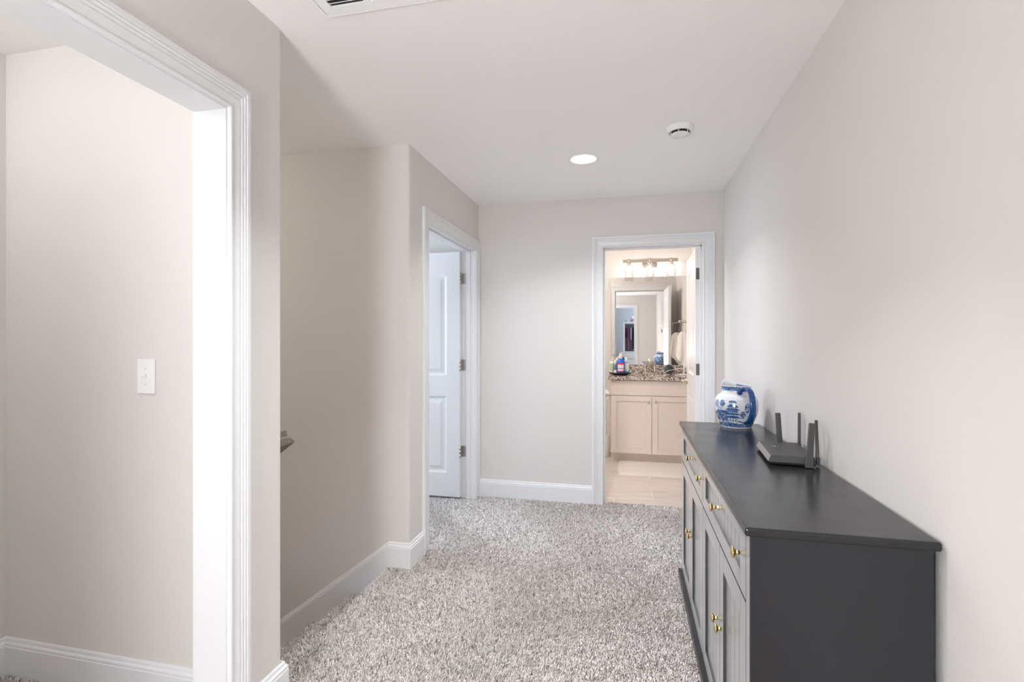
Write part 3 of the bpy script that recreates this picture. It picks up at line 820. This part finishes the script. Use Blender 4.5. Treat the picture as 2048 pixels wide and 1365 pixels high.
# ------------------------------------------------------------------ ceiling fittings
dl = thing('recessed_light', 'lit round recessed downlight in the ceiling near the far wall', 'ceiling light', (-.271, 3.177, ZC))
obj('trim_ring', lathe([(.0765, .0), (.095, .0), (.097, -.003), (.092, -.006), (.0775, -.004), (.0765, .0)], (-.271, 3.177, ZC), n=48, cap=False), M_wplastic, dl)
obj('lens', lathe([(0, -.0015), (.0775, -.0015), (.0775, .0), (0, .0)], (-.271, 3.177, ZC), n=48), M_lens, dl, label='glowing lens')
sd = thing('smoke_detector', 'white round smoke detector on the ceiling by the right wall', 'smoke detector', (.268, 2.815, ZC))
obj('base', lathe([(.0, 0), (.070, 0), (.070, -.006), (.066, -.009), (.064, -.024), (.060, -.029), (.053, -.030), (.053, -.026), (0, -.026)], (.268, 2.815, ZC), n=48), M_wplastic, sd)
obj('sensor_slot', lathe([(.044, -.0265), (.044, -.0375), (.0, -.0375)], (.268, 2.815, ZC), n=40), M_darkvoid, sd, label='dark sensing gap')
bm = lathe([(0, -.0375), (.046, -.0375), (.048, -.040), (.045, -.044), (.028, -.0465), (0, -.047)], (.268, 2.815, ZC), n=48)
for k in range(6): 
    a = k * PI / 3 + .3; add_box(bm, .268 + .048 * math.cos(a) - .002, .268 + .048 * math.cos(a) + .002, 2.815 + .048 * math.sin(a) - .002, 2.815 + .048 * math.sin(a) + .002, ZC - .040, ZC - .026)
obj('cap', bm, M_wplastic, sd)
# return-air grille
vx0, vx1, vy0, vy1 = -1.018, -.52, 1.09, 1.571
vg = thing('ceiling_vent', 'white louvred return air vent at the top edge of the ceiling', 'vent', ((vx0 + vx1) / 2, (vy0 + vy1) / 2, ZC))
bm = bmesh.new(); bd = .046; zt = ZC - .0015; zl = ZC - .008
ri = .0095
for (a, b_, c, d) in ((vx0, vx0 + .0065, vy0, vy1), (vx1 - .0065, vx1, vy0, vy1), (vx0 + .0065, vx1 - .0065, vy0, vy0 + .0065), (vx0 + .0065, vx1 - .0065, vy1 - .0065, vy1),
                      (vx0 + ri, vx0 + bd, vy0 + ri, vy1 - ri), (vx1 - bd, vx1 - ri, vy0 + ri, vy1 - ri), (vx0 + bd, vx1 - bd, vy0 + ri, vy0 + bd), (vx0 + bd, vx1 - bd, vy1 - bd, vy1 - ri)):
    add_box(bm, a, b_, c, d, zl, zt)
gx0, gx1 = vx0 + bd, vx1 - bd; cw = (gx1 - gx0 + .018) / 3
for k in (1, 2): add_box(bm, gx0 + cw * k - .018, gx0 + cw * k, vy0 + bd, vy1 - bd, zl, zt)
M_vent = mat('vent_enamel', c8(250, 250, 250), .35, bump=(80, .01, .001))
obj('frame', bm, M_vent, vg)
obj('duct_shade', bx(vx0 + .003, vx1 - .003, vy0 + .003, vy1 - .003, ZC - .0014, ZC - .0006), M_darkvoid, vg, label='dark sheet painted as the shade behind the louvres')  # near-black sheet, shade of the duct and lip gap put into its colour
nl_ = int((vy1 - vy0 - 2 * bd) / .0165)
for k in range(nl_):
    y = vy0 + bd + .008 + k * .0165; bm = bmesh.new(); b2 = bmesh.new(); add_box(b2, gx0, gx1, -.0058, .0058, -.0006, .0006)
    merge(bm, b2, Matrix.Translation((0, y, ZC - .0068)) @ Matrix.Rotation(R(32), 4, 'X'))
    obj('louvre', bm, M_vent, vg)
# unseen lamps: alcove light, plus floor, stair and bathroom lamps added as fill
t = thing('fill_lamp', 'added fill lamp with nickel reflector and opal face, unseen behind the camera', 'lamp', (-.80, -1.12, 0), R(32))
LZ, LR = 1.12, .27
obj('base', lathe([(0, 0), (.16, 0), (.16, .012), (.02, .025), (0, .025)], (-.80, -1.12, 0), n=40), M_nickel, t)
obj('pole', lathe([(.012, .02), (.012, LZ - .26)], (-.80, -1.12, 0), n=16), M_nickel, t)
obj('reflector', lathe([(0, -.17)] + [((LR + .008) * math.sin(a), -.17 * math.cos(a)) for a in [R(10 * k) for k in range(1, 10)]] + [(LR + .002, -.002)] + [((LR + .002) * math.sin(a), -.164 * math.cos(a)) for a in [R(10 * k) for k in range(8, 0, -1)]] + [(0, -.164)], (-.80, -1.12, LZ), axis='Y', n=40, cap=False), M_nickel, t)
obj('face', lathe([(0, .0), (LR, .0)] + [(LR * math.cos(a), .16 * math.sin(a)) for a in [R(12 * k) for k in range(1, 8)]] + [(0, .16)], (-.80, -1.12, LZ), axis='Y', n=40), M_fill, t)

for (x, y, lb, gm) in ((-2.15, .62, 'round opal flush ceiling light inside the alcove', M_globe2), (-3.4, 2.15, 'added round opal fill light, unseen over the lower stairs', M_fill_stair), (-1.05, 4.60, 'added round opal fill light, unseen in the bathroom left of the doorway', M_fill_bath)):  # stair and bathroom entries are added to brighten those rooms
    t = thing('unseen_flush_light', lb, 'ceiling light', (x, y, ZC))
    obj('canopy', lathe([(0, 0), (.075, 0), (.075, -.018), (.06, -.024), (0, -.024)], (x, y, ZC), n=40), M_nickel, t)
    obj('globe', lathe([(.06, -.020)] + [(.11 * math.sin(a), -.10 + .08 * math.cos(a)) for a in [R(45 + 12 * k) for k in range(11)]] + [(0, -.18)], (x, y, ZC), n=40), gm, t)

# ------------------------------------------------------------------ wall fittings
sw = thing('light_switch', 'white toggle light switch on the wall inside the cased opening', 'light switch', (-1.713, 1.505, 1.18))
b2 = bx(-1.752, -1.674, 1.4985, 1.505, 1.117, 1.243, .0025, seg=3)
obj('plate', b2, M_wplastic, sw)
bm = bmesh.new(); b2 = bmesh.new(); add_box(b2, -.005, .005, -.016, .002, -.004, .004, .0012); merge(bm, b2, Matrix.Translation((-1.713, 1.4985, 1.186)) @ Matrix.Rotation(R(28), 4, 'X'))
add_box(bm, -1.7185, -1.7075, 1.4978, 1.4990, 1.168, 1.192)
obj('toggle', bm, M_wplastic, sw)
for z in (1.151, 1.209): obj('screw', lathe([(.003, 0), (.0028, -.0008), (0, -.001)], (-1.713, 1.4985, z), axis='Y', n=14), M_ggrey, sw)

th = thing('thermostat', 'white wall thermostat at the right edge of the picture', 'thermostat', (XR, 1.01, 1.48))
obj('housing', bx(XR - .026, XR - .003, .95, 1.066, 1.440, 1.522, .008, seg=3), M_wplastic, th)
obj('base_plate', bx(XR - .004, XR, .955, 1.061, 1.434, 1.518, .001), M_ggrey, th)

# handrail on the alcove wall's stair side: returned to the wall at its top end
dn = Vector((-math.cos(math.atan(SLOPE)), 0, -math.sin(math.atan(SLOPE))))
TL = R(20); up_ = Vector((-math.sin(TL), 0, math.cos(TL))); ot = Vector((math.cos(TL), 0, math.sin(TL)))
RP = [(-.024, -.026), (.030, -.026), (.033, -.022), (.033, -.014), (.029, -.011), (.029, -.006), (.025, -.002), (.022, .008), (.0215, .018), (.023, .026), (.019, .031), (-.019, .031), (-.023, .026), (-.0215, .018), (-.022, .008), (-.024, -.006)]
hr = thing('handrail', 'dark stained wooden stair handrail end poking out behind the near wall corner', 'handrail', (-1.27, YS0, .94))
bm = bmesh.new(); A0 = Vector((-1.285, YS0 + .001, .932)); A1 = Vector((-1.285, YS0 + .060, .932)); A2 = A1 + dn * 2.6
o0 = [A0 + ot * p + up_ * q for p, q in RP]
o1 = [A1 + (Vector((0, 1, 0)) + ot) * p + up_ * q for p, q in RP]
o2 = [A2 + Vector((0, 1, 0)) * p + up_ * q for p, q in RP]
rings = [[bm.verts.new(p) for p in o_] for o_ in (o0, o1, o2)]
for a, b_ in zip(rings[:-1], rings[1:]):
    for i in range(len(RP)): bm.faces.new((a[i], a[(i + 1) % len(RP)], b_[(i + 1) % len(RP)], b_[i]))
bm.faces.new(rings[0]); bm.faces.new(rings[-1])
obj('rail', bm, M_wood, hr)
for k in (.6, 1.9):
    p = A1 + dn * k - up_ * .03
    obj('bracket', tube(spline([(p.x, YS0 + .001, p.z - .05), (p.x, YS0 + .04, p.z - .05), (p.x, YS0 + .06, p.z)]), .006), M_nickel, hr)

# ------------------------------------------------------------------ bathroom
VX0, VX1, VYf = -.178, .690, 5.50
va = thing('vanity_cabinet', 'greige two-door bathroom vanity cabinet below the granite counter', 'cabinet', (.25, 5.77, 0))
bm = bmesh.new()
add_box(bm, VX0, VX0 + .018, VYf + .020, YM - .022, .102, .878, .001); add_box(bm, VX1 - .018, VX1, VYf + .020, YM - .022, .102, .878, .001)
add_box(bm, VX0 + .018, VX1 - .018, VYf + .020, YM - .022, .102, .12); add_box(bm, VX0 + .018, VX1 - .018, YM - .030, YM - .022, .12, .878)
for (a, b_, c, d) in ((VX0 + .018, VX0 + .05, .12, .878), (VX1 - .05, VX1 - .018, .12, .878), (.225, .263, .12, .70), (VX0 + .05, VX1 - .05, .70, .73), (VX0 + .05, VX1 - .05, .85, .878)): add_box(bm, a, b_, VYf + .020, VYf + .038, c, d)
add_box(bm, VX0 + .004, VX1, VYf + .085, YM - .03, -.004, .102)
obj('body', bm, M_greige, va)
obj('drawer_front', bx(VX0 + .003, VX1 - .003, VYf, VYf + .0195, .718, .872, .002), M_greige, va)
mid = .244
for (a, b_, kx) in ((VX0 + .003, mid - .002, mid - .035), (mid + .002, VX1 - .003, mid + .035)):
    bm = bmesh.new(); f_ = .056; z0, z1 = .104, .712
    add_box(bm, a, a + f_, VYf, VYf + .0195, z0, z1, .0012); add_box(bm, b_ - f_, b_, VYf, VYf + .0195, z0, z1, .0012)
    add_box(bm, a + f_, b_ - f_, VYf, VYf + .0195, z0, z0 + f_, .0012); add_box(bm, a + f_, b_ - f_, VYf, VYf + .0195, z1 - f_, z1, .0012)
    add_box(bm, a + f_, b_ - f_, VYf + .008, VYf + .0195, z0 + f_, z1 - f_)
    d = obj('door', bm, M_greige, va)
    obj('knob', lathe([(.006, 0), (.005, -.012), (.012, -.018), (.013, -.023), (.009, -.027), (0, -.028)], (kx, VYf, .655), axis='Y', n=20), M_nickel2, d)
# granite worktop around an undermount sink
ct = thing('countertop', 'speckled brown granite bathroom counter with backsplash', 'countertop', (.25, 5.77, .88))
bm = bmesh.new(); sx0, sx1, sy0, sy1 = .03, .46, 5.60, 5.90
for (a, b_, c, d) in ((-.208, sx0, VYf - .03, YM), (sx1, XR, VYf - .03, YM), (sx0, sx1, VYf - .03, sy0), (sx0, sx1, sy1, YM)): add_box(bm, a, b_, c, d, .880, .918)
obj('slab', bm, M_granite, ct)
obj('backsplash', bx(-.208, XR, YM - .021, YM - .001, .918, 1.016, .002), M_granite, ct)
sk = thing('sink', 'white undermount sink bowl in the granite counter', 'sink', (.245, 5.75, .78))
bm = bmesh.new()
v1 = [(sx0, sy0, .879), (sx1, sy0, .879), (sx1, sy1, .879), (sx0, sy1, .879)]; v2 = [(sx0 + .02, sy0 + .02, .80), (sx1 - .02, sy0 + .02, .80), (sx1 - .02, sy1 - .02, .80), (sx0 + .02, sy1 - .02, .80)]; v3 = [(sx0 + .06, sy0 + .06, .77), (sx1 - .06, sy0 + .06, .77), (sx1 - .06, sy1 - .06, .77), (sx0 + .06, sy1 - .06, .77)]
rg_ = [[bm.verts.new(p) for p in q] for q in (v1, v2, v3)]
for a, b_ in zip(rg_[:-1], rg_[1:]):
    for i in range(4): bm.faces.new((a[i], a[(i + 1) % 4], b_[(i + 1) % 4], b_[i]))
bm.faces.new(rg_[2])
obj('bowl', bm, M_porc, sk)
obj('drain', lathe([(.022, 0), (.022, .003), (0, .004)], (.245, 5.75, .7702), n=20), M_nickel2, sk)
# faucet
fx, fy, fz = .245, 5.955, .918
fa = thing('faucet', 'brushed nickel two-handle faucet behind the sink', 'faucet', (fx, fy, fz))
b2 = bx(fx - .080, fx + .080, fy - .026, fy + .026, fz, fz + .012, .005, seg=3)
obj('base', b2, M_nickel2, fa)
obj('spout', tube(spline([(fx, fy, fz + .01), (fx, fy, fz + .06), (fx, fy - .003, fz + .11), (fx, fy - .03, fz + .150), (fx, fy - .075, fz + .158), (fx, fy - .112, fz + .138)]), .012, n=14, radii=None), M_nickel2, fa)
for s in (-1, 1):
    bm = lathe([(.019, .010), (.017, .03), (.011, .058), (.009, .064), (.011, .068), (.010, .078), (0, .082)], (fx + s * .052, fy, fz), n=20)
    add_tube(bm, [(fx + s * .052, fy, fz + .074), (fx + s * .085, fy - .004, fz + .082)], .005)
    obj('handle', bm, M_nickel2, fa)
obj('lift_rod', tube([(fx, fy + .016, fz + .01), (fx, fy + .018, fz + .17)], .003), M_nickel2, fa)

mi = thing('mirror', 'large frameless mirror above the bathroom counter', 'mirror', (.245, YM, 1.02))
obj('glass', bx(-.194, .680, YM - .008, YM - .002, 1.017, 2.030), M_mirror, mi)

# vanity light
vl = thing('vanity_light', 'three-bulb nickel vanity light with clear glass shades above the mirror', 'wall light', (.242, YM, 2.2))
obj('wall_plate', bx(.16, .324, YM - .014, YM - .001, 2.135, 2.235, .004), M_nickel2, vl)
bm = bx(-.062, .546, 5.913, 5.935, 2.182, 2.220, .002); add_box(bm, .225, .259, 5.93, YM - .01, 2.19, 2.212)
obj('bar', bm, M_nickel2, vl)
for x in (.012, .242, .472):
    s = obj('socket', lathe([(.010, .036), (.020, .034), (.020, .010), (.017, -.004), (.024, -.008), (.024, -.040), (0, -.040)], (x, 5.925, 2.190), n=24), M_nickel2, vl)
    obj('bulb', lathe([(.010, -.040), (.014, -.055), (.022, -.075), (.026, -.095), (.022, -.112), (.010, -.121), (0, -.123)], (x, 5.925, 2.190), n=24), M_bulb, s)
    obj('shade', lathe([(.024, -.036), (.048, -.040), (.050, -.046), (.050, -.192), (.0475, -.192), (.0475, -.046), (.024, -.040)], (x, 5.925, 2.190), n=32, cap=False), M_glass, vl, label='clear glass cylinder shade')

# towels on a ring, right wall
tr = thing('towel_ring', 'nickel towel ring on the bathroom right wall', 'towel ring', (XR, 5.66, 1.52))
obj('mount', lathe([(.024, 0), (.024, -.006), (.010, -.010), (.008, -.065), (0, -.066)], (XR, 5.66, 1.518), axis='X', n=20), M_nickel2, tr)
obj('ring', tube([(.637, 5.66, 1.515), (.530, 5.655, 1.508), (.522, 5.655, 1.36), (.640, 5.66, 1.36), (.642, 5.66, 1.515)], .0045), M_nickel2, tr)


def towel(name, cx, y, zt, zb, w0, w1, skew, label):
    n_, m_ = 40, 30; bm = bmesh.new(); rings = []
    for i in range(m_ + 1):
        t = i / m_; z0 = zt + (zb - zt) * t; hw = w0 + (w1 - w0) * min(1, t * 1.25) ** .7
        ring_ = []
        for k in range(n_):
            a = 2 * PI * k / n_; cxx = math.cos(a); 
            fold = .010 * math.sin(cxx * 7 + 1.0 + t * 1.2) * (.35 + t)
            yy = y + math.sin(a) * (.013 + .013 * t) + fold
            z = z0 + (1 - abs(math.sin(a))) * 0 + (skew * (-cxx) if t > 0 else 0) * t - .012 * math.cos(cxx * 9) * t
            if t < .12: hw_ = hw * (.55 + .45 * (t / .12)); z += .0
            else: hw_ = hw
            ring_.append(bm.verts.new((cx + cxx * hw_ + .012 * t * math.sin(3 * t), yy, z)))
        rings.append(ring_)
    for a, b_ in zip(rings[:-1], rings[1:]):
        for i in range(n_): f = bm.faces.new((a[i], a[(i + 1) % n_], b_[(i + 1) % n_], b_[i])); f.smooth = True
    bm.faces.new(rings[0]); bm.faces.new(rings[-1])
    return tag(obj(name, bm, M_towel), label, 'towel')


towel('hand_towel', .572, 5.655, 1.392, 1.04, .045, .078, .085, 'cream hand towel hanging from the towel ring beside the mirror')

# tray of bottles
ty = thing('turntable_tray', 'round dark turntable tray on the left end of the counter', 'tray', (-.085, 5.72, .918))
obj('foot', lathe([(.0, 0), (.075, 0), (.078, .008), (.0, .009)], (-.085, 5.72, .918), n=40), M_bplastic, ty)
obj('dish', lathe([(0, .010), (.100, .010), (.118, .016), (.121, .030), (.118, .030), (.112, .017), (0, .016)], (-.085, 5.72, .918), n=48), mat('dark_bronze_tray', (.045, .038, .034), .35, .4, bump=(90, .03, .001)), ty)
TZ = .9345


def bottle(name, x, y, prof, m, capprof, capm, label, flat=1.0, extra=None):
    t = thing(name, label, 'bottle', (x, y, TZ), group='bottles on the turntable tray')
    bm = lathe(prof, (0, 0, 0), n=32)
    for v_ in bm.verts: v_.co.y *= flat
    obj('body', bm, m, t, world=False)
    obj('cap', lathe(capprof, (0, 0, 0), n=24), capm, t, world=False)
    if extra:
        for nm, r0, r1, z0, z1, mm, a0, a1 in extra:      # curved label patches just off the surface
            bm = bmesh.new(); n_ = 14; lo, hi = [], []
            for i in range(n_ + 1):
                a = R(-90 + a0 + (a1 - a0) * i / n_); lo.append(bm.verts.new((math.cos(a) * r0, math.sin(a) * r0 * flat, z0))); hi.append(bm.verts.new((math.cos(a) * r1, math.sin(a) * r1 * flat, z1)))
            for i in range(n_): bm.faces.new((lo[i], lo[i + 1], hi[i + 1], hi[i]))
            obj(nm, bm, mm, t, world=False)
    return t


pw = mat('bottle_white', c8(236, 234, 228), .35, bump=(60, .02, .001)); pgreen = mat('label_green', c8(150, 200, 120), .5, bump=(60, .02, .001), noise=(160, .7, c8(214, 226, 200)))
pblue = mat('mouthwash_blue', c8(0, 100, 222), .08, coat=.5, noise=(20, .4, c8(14, 126, 236)), bump=(20, .02, .001)); pred = mat('label_red', c8(222, 40, 52), .4, bump=(60, .02, .001))
plabel = mat('label_pale', c8(240, 238, 246), .45, noise=(120, .5, c8(190, 196, 232)), bump=(60, .02, .001)); pviol = mat('bottle_slate', c8(96, 94, 140), .3, noise=(80, .6, c8(130, 126, 160)), bump=(60, .02, .001))
pteal = mat('bottle_teal', c8(0, 150, 158), .3, bump=(60, .02, .001)); pdark = mat('cap_dark', c8(84, 66, 66), .4, bump=(60, .02, .001)); pnavy = mat('bottle_navy', c8(40, 56, 120), .3, bump=(60, .02, .001))
bottle('mouthwash_bottle', -.078, 5.665, [(0, 0), (.038, 0), (.042, .005), (.043, .105), (.042, .128), (.034, .150), (.019, .162), (.017, .165), (0, .165)], pblue, [(0, .163), (.019, .163), (.0195, .178), (.018, .215), (.016, .219), (0, .220)], pw,
       'blue mouthwash bottle with white cap and red label band on the tray', .72,
       [('label', .0436, .0436, .022, .118, plabel, -48, 48), ('label', .0438, .0436, .100, .1185, pred, -48, 48), ('label', .0438, .0438, .022, .030, pred, -48, 48), ('label', .0439, .0439, .055, .060, pnavy, -48, 48)])
bottle('pump_bottle', -.172, 5.70, [(0, 0), (.024, 0), (.026, .004), (.0265, .115), (.023, .128), (.010, .134), (0, .134)], pw, [(0, .133), (.011, .133), (.011, .150), (.005, .152), (.005, .172), (.014, .175), (.013, .182), (0, .184)], pw,
       'slim white bottle with green label and pump top at the left of the tray', .8, [('label', .0270, .0270, .030, .112, pgreen, -60, 60)])
bottle('slate_bottle', -.135, 5.652, [(0, 0), (.021, 0), (.023, .004), (.0235, .088), (.020, .100), (.011, .106), (0, .106)], pviol, [(0, .105), (.012, .105), (.013, .112), (.013, .148), (.011, .150), (0, .151)], pw,
       'small slate violet bottle with white cap standing left of the blue bottle', .8, [('label', .0240, .0240, .012, .040, plabel, -40, 40)])
bottle('lotion_bottle', -.020, 5.70, [(0, 0), (.025, 0), (.028, .004), (.0285, .022), (.0275, .105), (.018, .122), (0, .123)], pw, [(0, .122), (.0185, .122), (.0185, .140), (.017, .172), (.012, .180), (0, .181)], pw,
       'white bottle with teal bottom and dark collar at the right of the tray', .75, [('teal_band', .0290, .0290, .002, .026, pteal, -90, 90), ('collar', .0190, .0190, .124, .142, pdark, -110, 110), ('label', .0288, .0284, .040, .045, pdark, -10, 25)])
bottle('navy_bottle', -.115, 5.745, [(0, 0), (.022, 0), (.024, .004), (.0245, .110), (.012, .125), (0, .126)], pnavy, [(0, .125), (.012, .125), (.013, .150), (.011, .168), (0, .170)], pw,
       'navy bottle with white cap standing behind the slate and blue bottles', .8)

# dark round disc leaning on the backsplash, white leads
dk = thing('vanity_disc', 'dark round speaker disc leaning on the granite backsplash right of the faucet', 'speaker', (.452, 5.975, .918))
bm = bmesh.new(); b2 = lathe([(0, -.008), (.046, -.008), (.050, -.004), (.050, .004), (.046, .008), (0, .008)], (0, 0, 0), axis='Y', n=40); merge(bm, b2, Matrix.Translation((.452, 5.972, .970)) @ Matrix.Rotation(R(-12), 4, 'X'))
obj('disc', bm, mat('disc_charcoal', (.06, .062, .062), .4, bump=(140, .05, .001)), dk)
cab = tag(obj('charging_cable', tube(spline([(.395, 5.93, .928), (.43, 5.925, .955), (.50, 5.92, .972), (.575, 5.91, .985), (.64, 5.90, .965), (.655, 5.86, .930), (.60, 5.82, .923), (.56, 5.86, .923), (.62, 5.90, .923)]), .0032), M_wplastic), 'white charging cable looping over the dark disc on the counter', 'cable')
cab2 = tag(obj('charging_cable', tube(spline([(.50, 5.80, .922), (.56, 5.77, .923), (.63, 5.80, .930), (.66, 5.84, .924), (.60, 5.80, .923)]), .003), M_wplastic), 'coil of white cable on the counter below the towel', 'cable')
cs = thing('charger_stand', 'white charger stand on the counter under the towel', 'charger', (.595, 5.80, .918))
obj('base', lathe([(0, 0), (.040, 0), (.042, .004), (.038, .012), (.010, .014), (0, .014)], (.595, 5.80, .918), n=32), M_wplastic, cs)
obj('post', lathe([(.009, .012), (.009, .10), (0, .103)], (.595, 5.80, .918), n=16), M_wplastic, cs)

# paper holder on the cabinet's side, roll and brush
tp = thing('paper_holder', 'nickel toilet paper holder fixed to the side of the vanity', 'paper holder', (VX0, 5.585, .715))
bm = lathe([(.018, 0), (.018, -.006), (.008, -.010), (.007, -.055), (0, -.056)], (VX0, 5.545, .715), axis='X', n=18)
obj('arm', bm, M_nickel2, tp)
obj('rod', lathe([(0, -.012), (.009, -.010), (.007, 0), (.007, .125), (0, .127)], (VX0 - .058, 5.545, .715), axis='Y', n=16), M_nickel2, tp)
pr = thing('toilet_roll', 'white toilet paper roll hanging on the holder', 'toilet paper', (VX0 - .058, 5.62, .700))
obj('roll', lathe([(.018, 0), (.052, 0), (.053, .003), (.053, .098), (.052, .1), (.018, .1), (.018, 0)], (VX0 - .058, 5.562, .704), axis='Y', n=40, cap=False), M_paper, pr)
obj('tail', bx(VX0 - .0065, VX0 - .0055, 5.564, 5.660, .47, .70), M_paper, pr)
bh = thing('toilet_brush', 'pale grey toilet brush in its holder on the tile left of the vanity', 'toilet brush', (-.245, 5.80, 0))
obj('holder', lathe([(0, -.004), (.046, -.004), (.048, .002), (.046, .225), (.040, .232), (.020, .236), (0, .236)], (-.245, 5.80, 0), n=32), M_ggrey, bh)
obj('handle', lathe([(.008, .236), (.008, .40), (.006, .41), (0, .412)], (-.245, 5.80, 0), n=16), M_wplastic, bh)


# bath mat
def rug():
    bm = bmesh.new(); nx, ny = 110, 76; x0, x1, y0, y1, rr2 = -.100, .66, 5.005, 5.545, .05; vs = {}
    for i in range(nx + 1):
        for j in range(ny + 1):
            x, y = x0 + (x1 - x0) * i / nx, y0 + (y1 - y0) * j / ny
            # pull grid corners to a rounded rectangle
            cx, cy = min(max(x, x0 + rr2), x1 - rr2), min(max(y, y0 + rr2), y1 - rr2); dx_, dy_ = x - cx, y - cy
            if dx_ and dy_:
                m_ = max(abs(dx_), abs(dy_)); l = math.hypot(dx_, dy_); k = m_ / l; dx_ *= k; dy_ *= k
            x, y = cx + dx_, cy + dy_
            e = min(i, nx - i, j, ny - j)
            z = .020 * min(1, (e / 2.5)) ** .5 + (random.uniform(-.002, .003) + .0018 * math.sin(x * 60 + math.sin(y * 40) * 2) * math.cos(y * 55 + x * 20) if e > 1 else 0) - .003
            vs[i, j] = bm.verts.new((x, y, z))
    for i in range(nx):
        for j in range(ny): f = bm.faces.new((vs[i, j], vs[i + 1, j], vs[i + 1, j + 1], vs[i, j + 1])); f.smooth = True
    return bm


tag(obj('bath_mat', rug(), M_matrug), 'cream fluffy bath mat on the tile in front of the vanity', 'bath mat')

# ------------------------------------------------------------------ room seen in the mirror
wt = thing('wardrobe', 'white open wardrobe tower with drawers seen in the mirror', 'wardrobe', (.20, -2.85, 0))
wx0, wx1, wy0, wy1, wz = -.135, .55, -3.1, -2.6, 1.80
bm = bmesh.new()
add_box(bm, wx0, wx0 + .05, wy0, wy1, -.012, wz); add_box(bm, wx1 - .05, wx1, wy0, wy1, -.012, wz); add_box(bm, wx0 + .05, wx1 - .05, wy0, wy1, wz - .06, wz); add_box(bm, wx0 + .05, wx1 - .05, wy0, wy0 + .02, -.012, wz - .06)
add_box(bm, wx0 + .05, wx1 - .05, wy0 + .02, wy1, .93, .96)
obj('body', bm, M_trim, wt)
for k in range(5):
    d = obj('drawer', bx(wx0 + .053, wx1 - .053, wy1 - .022, wy1 + .002, .02 + k * .182, .196 + k * .182, .003), M_trim, wt)
    obj('knob', lathe([(.008, 0), (.008, .014), (.013, .02), (0, .024)], ((wx0 + wx1) / 2, wy1 + .002, .108 + k * .182), axis='Y', n=16), M_nickel, d)
obj('rail', tube([(wx0 + .05, -2.84, 1.69), (wx1 - .05, -2.84, 1.69)], .011), M_nickel, wt)
gcols = [('dark red', c8(110, 40, 70), c8(80, 26, 50)), ('pink spotted', c8(206, 120, 170), c8(150, 50, 90)), ('pale blue', c8(190, 214, 240), c8(236, 200, 210)), ('navy', c8(52, 66, 110), c8(30, 36, 60)), ('slate grey', c8(96, 100, 118), c8(60, 62, 78)), ('white', c8(226, 228, 236), c8(196, 200, 214)), ('teal', c8(70, 120, 150), c8(50, 90, 120))]
for k, (nm, c1, c2) in enumerate(gcols):
    gx = wx0 + .075 + k * .072; zb_ = (1.35, .99, 1.28, 1.02, 1.0, 1.2, 1.1)[k]
    g_ = thing('garment', nm + ' garment hanging in the wardrobe tower, seen in the mirror', 'clothing', (gx, -2.84, 1.69), group='clothes in the wardrobe tower')
    bm = bmesh.new(); rings = []
    for i in range(15):
        t = i / 14; z = 1.64 + (zb_ - 1.64) * t; hy_ = (.06 + .13 * min(1, t * 5)) * (1 + .12 * t)
        rings.append([bm.verts.new((gx + math.sin(a) * (.020 + .006 * math.sin(a * 5 + k)), -2.84 + math.cos(a) * hy_ * (1 + .03 * math.sin(5 * a + t * 2)), z + .004 * math.sin(3 * a))) for a in [2 * PI * q / 24 for q in range(24)]])
    for a, b_ in zip(rings[:-1], rings[1:]):
        for i in range(24): f = bm.faces.new((a[i], a[(i + 1) % 24], b_[(i + 1) % 24], b_[i])); f.smooth = True
    bm.faces.new(rings[0]); bm.faces.new(rings[-1])
    obj('cloth', bm, mat('fabric_' + nm.replace(' ', '_'), c1, .9, noise=(28, 1.0, c2), bump=(200, .2, .002)), g_)
    obj('hanger', tube(spline([(gx, -2.74, 1.625), (gx, -2.84, 1.66), (gx, -2.84, 1.69), (gx, -2.825, 1.705), (gx, -2.84, 1.712)]), .003, n=6), M_nickel, g_)


def hat(x, y, z, r, m, name, label):
    t = thing(name, label, 'hat', (x, y, z))
    obj('crown', lathe([(r, .0), (r * .98, r * .35), (r * .8, r * .8), (r * .4, r * 1.05), (0, r * 1.12)], (x, y, z), n=28), m, t)
    obj('brim', lathe([(r * .95, 0), (r * 1.5, -.0), (r * 1.5, .004), (r * .95, .008)], (x, y, z), n=28, cap=False), m, t)
    return t


m_pink = mat('felt_pink', c8(240, 140, 150), .9, noise=(20, .6, c8(250, 200, 205)), bump=(150, .2, .002)); m_grn = mat('felt_sage', c8(176, 196, 178), .9, noise=(14, .8, c8(236, 238, 236)), bump=(150, .2, .002)); m_lil = mat('felt_lilac', c8(190, 176, 206), .9, bump=(150, .2, .002), noise=(14, .6, c8(150, 130, 170))); m_wht = mat('felt_white', c8(238, 238, 240), .9, bump=(150, .2, .002))
hat(-.01, -2.74, wz, .062, m_grn, 'sun_hat', 'sage and white hat on the left of the wardrobe top, seen in the mirror')
h2 = hat(.16, -2.70, wz, .055, m_pink, 'sun_hat', 'pink hat on top of the wardrobe, seen in the mirror')
hat(.135, -2.93, wz, .08, m_lil, 'sun_hat', 'lilac hat behind the pink one on the wardrobe top')
wc = thing('ball', 'small white ball perched on the lilac hat, seen in the mirror', 'ball', (.12, -2.93, wz + .0885))
bm = bmesh.new(); bmesh.ops.create_uvsphere(bm, u_segments=24, v_segments=16, radius=.042); bmesh.ops.translate(bm, verts=bm.verts[:], vec=(.12, -2.93, wz + .0885 + .041))
for f in bm.faces: f.smooth = True
obj('skin', bm, m_wht, wc)
